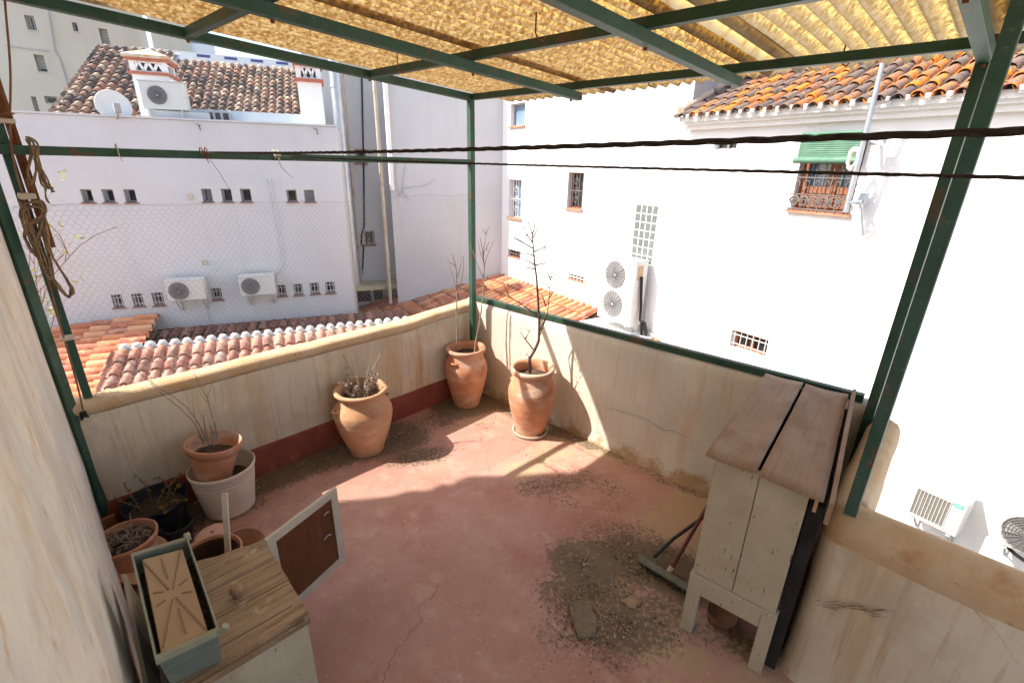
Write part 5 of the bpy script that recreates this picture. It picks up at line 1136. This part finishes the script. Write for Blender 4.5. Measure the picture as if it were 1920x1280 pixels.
# broom and rod leaning behind the cabinet edge
h0 = Z(1204, 1052, .03); h1 = Z(1290, 1105, .03); bd = (h1-h0).normalized(); bn = bd.cross(UPZ)
br_ = thing('broom', h0, 'dirty green push broom lying in the dirt beside the cabinet', 'broom')
k = MB(); k.cbox((h0+h1)/2+UPZ*.012, bd, UPZ, (h1-h0).length/2+.02, .012, .022, .006); k.build('broom_head', m_broom, br_)
k = MB(); g2 = random.Random(5)
for i in range(260):
    t = g2.random(); p = h0+(h1-h0)*t+bn*g2.uniform(-.02, .02)+UPZ*.01; k.tube([p, p-bn*g2.uniform(-.02, .03)-UPZ*.045+bd*g2.uniform(-.01, .01)], [.003, .0015], 4)
k.build('bristles', m_bristle, br_)
k = MB(); k.tube([Z(1226, 1044, .05), Z(1262, 1010, .12), Z(1306, 978, .20), Z(1380, 925, .33)], .010, 8); k.build('broom_handle', m_handle2, br_)
sq = thing('mop', Z(1252, 1072, .03), 'maroon handled mop leaning behind the cabinet corner', 'mop')
k = MB(); k.tube([Z(1258, 1066, .05), Z(1306, 984, .22), Z(1360, 890, .42)], .011, 8); k.build('mop_handle', m_handle, sq)
k = MB(); k.tube([Z(1254, 1074, .03), Z(1260, 1062, .06)], .017, 8); k.build('socket', m_cframe, sq)

# ------------------------------------------------------------------ wooden box lying against the house wall, with an open door
tb = lambda al, ou, z: V((-.127*.707, -.127*.707, 0))*0+dW*0+W0+dW*al+nW*ou+UPZ*z      # along the facade, out from it, up
def alo(p): q = V(p)-W0; return q.dot(dW), q.dot(nW)
BR_, TR_ = Z(572, 1152, .60), Z(489, 1013, .60)
e1 = (BR_-TR_); LB = e1.length; e1.normalize(); e2 = V((-e1.y, e1.x, 0)); 
if e2.dot(nW) > 0: e2 = -e2
nx_ = thing('wooden_box', TR_-UPZ*.6+e1*LB/2+e2*.2, 'wooden bedside box with bare board top, round knob and open door', 'bedside cabinet')
def BX(x, y, z): return TR_+e1*x+e2*y+UPZ*(z-.60)         # x along its outer edge towards the camera, y towards the wall
WB = .40
k = MB(); g = random.Random(17); yb = [0, .075, .165, .235, .33, WB]; 
for i in range(5):
    a, b_ = LB*i/5, LB*(i+1)/5-.003
    # boards run towards the house wall; their far ends are broken
    e = (.02 if i == 0 else 0); vs = [BX(a+.000, -.012, .582), BX(b_, -.012, .582), BX(b_, WB, .582), BX(a, WB, .582)]
    zt = .602+g.uniform(-.003, .003); vs += [V((v.x, v.y, zt)) for v in vs]
    k.add(vs, [(3, 2, 1, 0), (4, 5, 6, 7), (0, 1, 5, 4), (1, 2, 6, 5), (2, 3, 7, 6), (3, 0, 4, 7)])
k.build('top_boards', m_pine, nx_, fixn=True)
k = MB(); k.box(BX(-.05, .15, .585), e1*.05, e2*.24, UPZ*.014); q = [BX(-.002, .03, .586), BX(-.025, .10, .586), BX(-.03, .16, .586), BX(-.055, .22, .586), BX(-.07, .3, .586), BX(-.05, .38, .586), BX(-.002, .39, .586)]
k = MB(); n = len(q); k.add(q+[p+UPZ*.013 for p in q], [tuple(range(n-1, -1, -1)), tuple(range(n, 2*n))]+[(i, (i+1) % n, n+(i+1) % n, n+i) for i in range(n)]); k.build('broken_edge', m_pine, nx_, fixn=True)
k = MB(); k.box(BX(LB-.02, -.004, .03), e1*.016, e2*WB, UPZ*.55); k.build('end_panel', m_peel, nx_)
k = MB(); k.box(BX(LB-.022, -.012, .555), e1*.03, e2*(WB+.01), UPZ*.026); k.build('trim_strip', m_pine, nx_, bev=.004)
k = MB(); k.box(BX(.0, .0, .03), e1*.016, e2*WB, UPZ*.55); k.box(BX(.02, WB-.02, .03), e1*(LB-.04), e2*.015, UPZ*.55); k.box(BX(.018, .003, .03), e1*(LB-.04), e2*(WB-.03), UPZ*.016); k.build('carcass', m_varn, nx_)
m_knob = mat('worn_wood_knob', (.26, .15, .08), (.36, .22, .13), 30, rough=.7, bump=.3)
kp = BX(LB*.50, .155, .602); k = MB(); k.lathe([(.001, .001), (.017, .001), (.013, .012), (.012, .018), (.022, .026), (.026, .036), (.022, .046), (.010, .051), (.001, .052)], kp, 28); k.build('knob', m_knob, nx_)
# joints drawn by real grooves
k = MB()
for x_, y0_, y1_ in ((LB*.30, -.0, .30), (LB*.50, .0, .2), (LB*.86, .02, .30)): k.box(BX(x_, y0_, .6025), e1*.004, e2*(y1_-y0_), UPZ*.0025)
k.build('open_joints', m_acd, nx_)
# door
D0 = BX(-.004, -.012, 0); D1 = Z(626, 911, .60)-UPZ*.60; dd_ = (V((D1.x, D1.y, 0))-V((D0.x, D0.y, 0))); LD = dd_.length; dd_.normalize(); dq = V((dd_.y, -dd_.x, 0))
def DP(x, z, o=0): return V((D0.x, D0.y, 0))+dd_*x+dq*o+UPZ*z
k = MB(); fw = .042; zt, zb_ = .598, .125
k.box(DP(0, zb_, 0), dd_*fw, dq*.018, UPZ*(zt-zb_)); k.box(DP(LD-fw, zb_, 0), dd_*fw, dq*.018, UPZ*(zt-zb_)); k.box(DP(fw+.0005, zb_, 0.0005), dd_*(LD-2*fw-.001), dq*.017, UPZ*fw); k.box(DP(fw+.0005, zt-fw, .0005), dd_*(LD-2*fw-.001), dq*.017, UPZ*fw)
dr = k.build('door', m_cframe, nx_)
k = MB(); k.box(DP(fw-.004, zb_+fw-.004, .005), dd_*(LD-2*fw+.008), dq*.007, UPZ*(zt-zb_-2*fw+.008)); k.build('door_panel', m_varn, dr)
k = MB(); k.tube([DP(LD-.10, .50, .022), DP(LD-.085, .512, .028), DP(LD-.07, .50, .022)], .003, 5); k.tube([DP(LD-.12, .36, .02), DP(LD-.10, .375, .025), DP(LD-.075, .36, .02)], .003, 5); k.build('hook', m_galv, dr)
# planter with its lid-like tray inside
pl0 = thing('window_planter', BX(.2, .25, .60), 'long sage green planter with a tan tray lid inside, on the wooden box', 'planter')
c4 = [Z(246, 1040, .775), Z(352, 1008, .775), Z(412, 1184, .775), Z(292, 1240, .775)]   # far wall-side, far outer, near outer, near wall-side
cen = sum(c4, V())/4
def ring(s, z, inset=0.): return [V((cen.x+(p.x-cen.x)*s, cen.y+(p.y-cen.y)*s, z))+(cen-p).normalized()*inset for p in c4]
def bulgep(P, z, out=.0):
    res = []
    for i in range(4):
        a, b_ = P[i], P[(i+1) % 4]; 
        for s in range(6):
            t = s/6; p = a+(b_-a)*t
            if i == 1: p = p+(p-cen).normalized()*out*math.sin(math.pi*t)*.9
            res.append(V((p.x, p.y, z)))
    return res
rings_ = [bulgep(ring(.80, 0), .604), bulgep(ring(.86, 0), .66), bulgep(ring(.93, 0), .73, .006), bulgep(ring(.955, 0), .762, .012), bulgep(ring(1.0, 0), .763, .014), bulgep(ring(1.0, 0), .778, .014), bulgep(ring(.93, 0), .778, .014), bulgep(ring(.91, 0), .70, .006), bulgep(ring(.84, 0), .62)]
k = MB(); n = len(rings_[0]); vs = [p for r_ in rings_ for p in r_]; fs = [(i*n+j, i*n+(j+1) % n, (i+1)*n+(j+1) % n, (i+1)*n+j) for i in range(len(rings_)-1) for j in range(n)]
fs += [tuple(range(n-1, -1, -1)), tuple(range((len(rings_)-1)*n, len(rings_)*n))]; k.add(vs, fs); k.build('planter_body', m_sageblue, pl0, fixn=True)
k = MB(); rr_ = [bulgep(ring(1.003, 0), .761, .014), bulgep(ring(1.012, 0), .768, .014), bulgep(ring(1.003, 0), .783, .014), bulgep(ring(.94, 0), .783, .014), bulgep(ring(.93, 0), .775, .014)]; vs = [p for r_ in rr_ for p in r_]
k.add(vs, [(i*n+j, i*n+(j+1) % n, (i+1)*n+(j+1) % n, (i+1)*n+j) for i in range(len(rr_)-1) for j in range(n)]); k.build('rim', m_sage, pl0, fixn=True)
k = MB(); q = c4[2]; k.tube([q+V((-.01, 0, .0)), q+V((.012, 0, .006)), q+V((.02, .005, .022))], [.008, .008, .011], 8); q = c4[1]; k.cbox(q+V((-.0, 0, .006)), dW, UPZ, .014, .012, .01, .003); k.build('rim_clip', m_sage, pl0)
k = MB(); sp = bulgep(ring(.90, 0), .70); k.add(sp, [tuple(range(n))]); k.build('soil', m_soil, pl0)
# tray lid inside
l4 = [Z(266, 1048, .772), Z(342, 1028, .772), Z(390, 1182, .772), Z(302, 1226, .772)]; lc = sum(l4, V())/4
tr = thing('tray_lid', lc, 'tan plastic tray lid with raised star ribs resting inside the planter', 'tray')
k = MB(); k.add([p-UPZ*.022 for p in l4]+[V((p.x, p.y, .772)) for p in l4], [(3, 2, 1, 0), (4, 5, 6, 7), (0, 1, 5, 4), (1, 2, 6, 5), (2, 3, 7, 6), (3, 0, 4, 7)]); k.build('plate', m_tan, tr, fixn=True, bev=.004)
k = MB()
ux = ((l4[1]+l4[2])/2-(l4[0]+l4[3])/2); uy = ((l4[2]+l4[3])/2-(l4[0]+l4[1])/2)
for (ax, ay, bx, by) in ((-.46, -.46, -.06, -.06), (.44, -.47, .03, -.05), (-.44, .47, -.04, .06), (.46, .46, .05, .05), (-.06, -.44, -.02, -.18), (.04, .17, .06, .43), (.17, -.06, .40, -.10), (.2, .03, .42, .05), (-.18, .04, -.40, .07), (-.18, -.05, -.40, -.08)):
    a, b_ = lc+ux*ax+uy*ay+UPZ*.0015, lc+ux*bx+uy*by+UPZ*.0015; k.bar(a, b_, .005, UPZ, .003)
k.build('ribs', m_tand, tr)
# second, tan planter standing between box and wall
o0, o1 = Z(236, 1098, .5), Z(264, 1240, .5)
w2 = thing('window_planter', (o0+o1)/2-UPZ*.4, 'dusty tan planter squeezed between the house wall and the wooden box', 'planter')
dd2 = (o1-o0).normalized(); nn2 = V((-dd2.y, dd2.x, 0)); nn2 = nn2 if nn2.dot(nW) > 0 else -nn2; L2 = .95
k = MB(); nseg = 22
for lay, (w_, z_) in enumerate(((0, .56), (.0, .58), (.012, .58), (.012, .54), (.03, .40), (.13, .40), (.15, .54), (.15, .58), (.165, .58), (.165, .56))):
    for i in range(nseg+1):
        k.v.append(o0+dd2*(L2*i/nseg)+nn2*(w_+(.006*(i % 2) if 3 <= lay <= 4 else 0)-.0)+UPZ*(z_-.5-.02))
m_ = nseg+1
for lay in range(9):
    for i in range(nseg): k.f.append((lay*m_+i, lay*m_+i+1, (lay+1)*m_+i+1, (lay+1)*m_+i)); k.sm.append(False)
k.build('planter_body', m_dusty, w2, solid=.004)

# ------------------------------------------------------------------ rope bundle and hanging cable on the left rear post
bx0 = pr+V((.03, -.045, 0)); zt_ = 1.96
def bz(px, py): 
    p = Plane(bx0, 46).at(px, py, .0); return p
rb = thing('rope_bundle', bz(60, 400), 'knotted bundle of brown rope tied to the left rear post', 'rope'); g = random.Random(77)
ks = MB()
def loop(pix, r, n=1, jit=.012, m_=None):
    for q in range(n):
        P = [bz(x+g.uniform(-4, 4), y+g.uniform(-3, 3))+nA*g.uniform(.0, .05) for x, y in pix]
        kk = rope('', P, r, None, '', sub=6); ks.v, o_ = ks.v, len(ks.v); ks.f += [tuple(i+o_ for i in f) for f in kk.f]; ks.sm += kk.sm; ks.v += kk.v
loop([(38, 378), (50, 400), (60, 430), (75, 470), (90, 505), (108, 535), (125, 555), (133, 548), (128, 530), (110, 500), (96, 470), (85, 430), (80, 400), (68, 382)], .0042, 4)
loop([(45, 380), (40, 400), (48, 425), (60, 450), (70, 475), (68, 455), (78, 420), (84, 400), (72, 380), (50, 378)], .0045, 4)
loop([(40, 385), (75, 378), (84, 398), (60, 412), (42, 402), (55, 385), (80, 392), (70, 415), (50, 420), (46, 440), (60, 470), (66, 478)], .0045, 3)
loop([(52, 420), (62, 450), (80, 500), (98, 520), (90, 480), (76, 430)], .004, 3)
ks.build('coils', m_rope, rb)
ks = MB(); g = random.Random(5)
rb2 = thing('rope_bundle', bz(60, 270), 'frayed rope ends hanging just below the cross rail at left', 'rope')
loop([(50, 255), (66, 268), (72, 300), (76, 325), (82, 345), (95, 352)], .004, 3); loop([(66, 300), (78, 325), (90, 345), (98, 360)], .0035, 3); loop([(52, 258), (60, 285), (50, 320), (60, 345), (70, 310), (60, 270)], .0045, 2); loop([(74, 330), (84, 345), (86, 368), (88, 378)], .0035, 2)
ks.build('strands', m_rope, rb2)
k = MB(); k.cbox(bz(8, 227), pB, UPZ, .045, .010, .035, .004); k.build('cloth_tie', m_cframe, rb2)
k = MB(); k.cbox(bz(52, 372)+V((0, 0, .01)), pB, UPZ, .03, .014, .03, .004); tag(k.build('cloth_tie', m_cframe), 'pale strip tied above the brown rope bundle', 'tie')
k = MB(); k.cbox(bz(126, 633), pB, UPZ, .026, .010, .026, .003); tag(k.build('cloth_tie', m_cframe), 'pale strip tied low around the left rear post', 'tie')
PKb = Plane(bx0, 46); pts = [PKb.at(x, y, .02) for x, y in ((8, -40), (10, 10), (17, 90), (20, 150), (19, 230), (22, 280), (35, 340), (60, 420), (85, 500), (110, 600), (125, 650), (142, 710), (152, 750), (158, 780))]
hc = thing('hanging_cable', pts[-1], 'thin brown cable hanging past the left rear post to a dark knot', 'cable'); k = rope('', pts, .0045, None, '', sub=6, twist=False); k.build('cable', m_cable, hc)
k = MB(); 
for q in range(12): a = pts[-1]; k.tube([a+V((g.uniform(-.01, .01), g.uniform(-.01, .01), .03)), a+V((g.uniform(-.022, .022), g.uniform(-.02, .02), -.0+g.uniform(-.03, .01)))], .004, 5)
k.build('knot', m_bcab, hc)
# knots on the cross rail
for i, (x, lb) in enumerate(((219, 'pale string knotted on the left part of the cross rail'), (382, 'rusty wire clamp where the thick clothesline meets the cross rail'), (517, 'pale clamp where the thin clothesline meets the cross rail'))):
    PRl = Plane(Q(0, .0, 0)+nA*.0, 46.4); y = 281+(x-219)*.035; c = PRl.at(x, y, .0); k = MB()
    for s in ((-1, 1) if i else (0,)):
        xx = c+pA*.012*s; k.tube([xx+nA*(.028*math.cos(t))+UPZ*(.030*math.sin(t)) for t in [j*.5 for j in range(14)]], .0035 if i else .003, 5)
    if i: k.cbox(c+nA*.028, pA, UPZ, .02, .006, .01)
    k.tube([c+nA*.028, c+nA*.035-UPZ*.03, c+nA*.03-UPZ*.055+pA*.01], .0025, 5)
    if i == 2: k.tube([c+nA*.03, c+nA*.05-UPZ*.06+pA*.0, c+nA*.06-UPZ*.10+pA*.03, c+nA*.06-UPZ*.13+pA*.06], .0022, 5)
    if i == 1: k.tube([c+nA*.03, c+nA*.03-UPZ*.10+pA*.05, c+nA*.03-UPZ*.20+pA*.09], .0012, 4)
    tag(k.build('rail_knot', m_rust if i == 1 else m_cframe), lb, 'knot')

# ------------------------------------------------------------------ loose things on the floor
k = MB(); q = [Z(x, y, .004) for x, y in ((1064, 1128), (1112, 1122), (1120, 1196), (1082, 1200))]; n = 4
q = [Z(1064, 1130, .006), Z(1098, 1126, .006), Z(1119, 1160, .006), Z(1117, 1194, .006), Z(1084, 1198, .006)]; n = 5
k.add(q+[p+UPZ*.012 for p in q], [tuple(range(n-1, -1, -1)), tuple(range(n, 2*n))]+[(i, (i+1) % n, n+(i+1) % n, n+i) for i in range(n)])
tag(k.build('broken_tile', mat('dusty_shard', (.26, .20, .13), (.16, .13, .09), 30, rough=1, bump=.5, bscale=120), fixn=True, bev=.003), 'dusty broken tile lying in the dirt patch', 'broken tile')
c12 = Z(1184, 1130, 0); k = MB(); k.lathe([(.001, .022), (.02, .021), (.038, .016), (.046, .007), (.045, 0), (.001, 0)], c12, 24, Matrix.Diagonal((1.1, .72, 1)), wob=.5); tag(k.build('flat_stone', mat('sandy_stone', (.42, .29, .17), (.34, .24, .15), 30, rough=1, bump=.6)), 'flat sandy stone in the dirt patch', 'stone')
# debris, litter
def scatter(n, L_, m, name, label, cat, s0, s1_, seed, thr=.08, flat=.35, leaf=False):
    g = random.Random(seed); k = MB(); c = 0; tot = sum((b-a).length*r*2+3*r*r for a, b, r, kk in L_)
    for a, b, r, kk in L_:
        nn = int(n*((b-a).length*r*2+3*r*r)*kk/.35/tot)
        for _ in range(nn):
            t = g.random(); ang = g.uniform(0, 6.28); rr = r*abs(g.gauss(0, .62)); p = a+(b-a)*t+V((math.cos(ang)*rr, math.sin(ang)*rr, 0))
            A_, B_ = ab(p)
            if A_ < .03 or (B_ > BN-.03 and A_ < AD+.03) or B_ < .03: continue
            if noise.noise(p*5)+.35 < g.random()*.5: continue
            s = s0+(s1_-s0)*g.random()**3; e = V((g.uniform(-1, 1), g.uniform(-1, 1), g.uniform(-.3, .3))).normalized(); f = e.cross(UPZ).normalized()
            z = p+UPZ*(.0015)
            if leaf: k.add([z-e*s, z+f*s*.4+UPZ*s*.3, z+e*s+UPZ*s*.2, z-f*s*.4], [(0, 1, 2, 3)])
            else:
                h = s*g.uniform(.4, .9); w = s*g.uniform(.4, .8)
                k.add([z-e*s, z+f*w, z+e*s*.8, z-f*w, z+UPZ*h+e*g.uniform(-.3, .3)*s], [(0, 1, 4), (1, 2, 4), (2, 3, 4), (3, 0, 4)])
    o = k.build(name, m, kind='stuff'); o['label'] = label; o['category'] = cat; return o
scatter(24000, DC, m_debris, 'debris', 'loose grit and dry crumbs scattered over the red floor', 'debris', .0012, .0075, 1)
LIT = _caps([((480, 905), (640, 850), .10, .5), ((640, 845), (760, 820), .12, .2), ((340, 985), (420, 990), .12, .5), ((250, 960), (350, 960), .14, .5), ((1190, 1090), (1270, 1110), .08, .3), ((360, 960), (470, 930), .10, .5)])
scatter(1500, LIT, m_leafdeb, 'leaf_litter', 'dry yellow leaf litter along the foot of the left parapet', 'leaf litter', .003, .011, 2, leaf=True)
k = MB(); g = random.Random(3)
for i in range(46):
    p = Z(g.uniform(330, 440), g.uniform(950, 1020), .004); d = V((g.uniform(-1, 1), g.uniform(-1, 1), .0)).normalized(); L_ = g.uniform(.03, .12)
    k.tube([p, p+d*L_*.5+UPZ*g.uniform(.005, .02), p+d*L_+V((0, 0, g.uniform(0, .02)))], .0012, 4)
o = k.build('dry_stalks', m_twig, kind='stuff'); o['label'] = 'dry stalks on the floor between the small pots'; o['category'] = 'stalks'
scatter(1100, _caps([((1080, 1050), (1230, 1080), .2, .4), ((1060, 1120), (1200, 1190), .2, .4), ((900, 750), (1000, 780), .12, .3), ((640, 850), (850, 790), .12, .3)]), m_debris, 'clods', 'coarser clods and leaf scraps in the dirt heap', 'clods', .004, .013, 8)
sc_ = scatter(900, _caps([((700, 1150), (1000, 1000), .5, .3), ((900, 950), (1100, 900), .3, .3), ((1100, 1240), (1300, 1200), .2, .3)]), m_debris, 'crumbs', 'sparse dark crumbs over the open floor', 'crumbs', .001, .004, 6)
# ------------------------------------------------------------------ light
SUN = V((-.92, -.105, 1.0)).normalized()
w = bpy.data.worlds.new('World'); scene.world = w; w.use_nodes = True; nt = w.node_tree; nt.nodes.clear()
o = nt.nodes.new('ShaderNodeOutputWorld'); bg = nt.nodes.new('ShaderNodeBackground'); sk = nt.nodes.new('ShaderNodeTexSky')
sk.sky_type = 'NISHITA'; sk.sun_disc = False; sk.sun_elevation = math.asin(SUN.z); sk.sun_rotation = math.atan2(SUN.x, SUN.y) % (2*math.pi); sk.altitude = 50; sk.dust_density = 2.5
nt.links.new(sk.outputs[0], bg.inputs[0]); bg.inputs[1].default_value = .138; nt.links.new(bg.outputs[0], o.inputs[0])
sl = bpy.data.lights.new('sun', 'SUN'); sl.energy = 3.3; sl.angle = R(.55); sl.color = (1, .95, .87)
so = bpy.data.objects.new('sun', sl); COL.objects.link(so); so.rotation_euler = SUN.to_track_quat('Z', 'Y').to_euler(); so.location = (-4, 0, 8)
scene.view_settings.view_transform = 'Standard'; scene.view_settings.look = 'None'; scene.view_settings.exposure = 1.5; scene.view_settings.gamma = 1
scene.cycles.max_bounces = 8; scene.cycles.diffuse_bounces = 5; scene.cycles.transparent_max_bounces = 6
scene.cycles.use_denoising = True
for o_ in scene.objects:
    if '_o' in o_: del o_['_o']
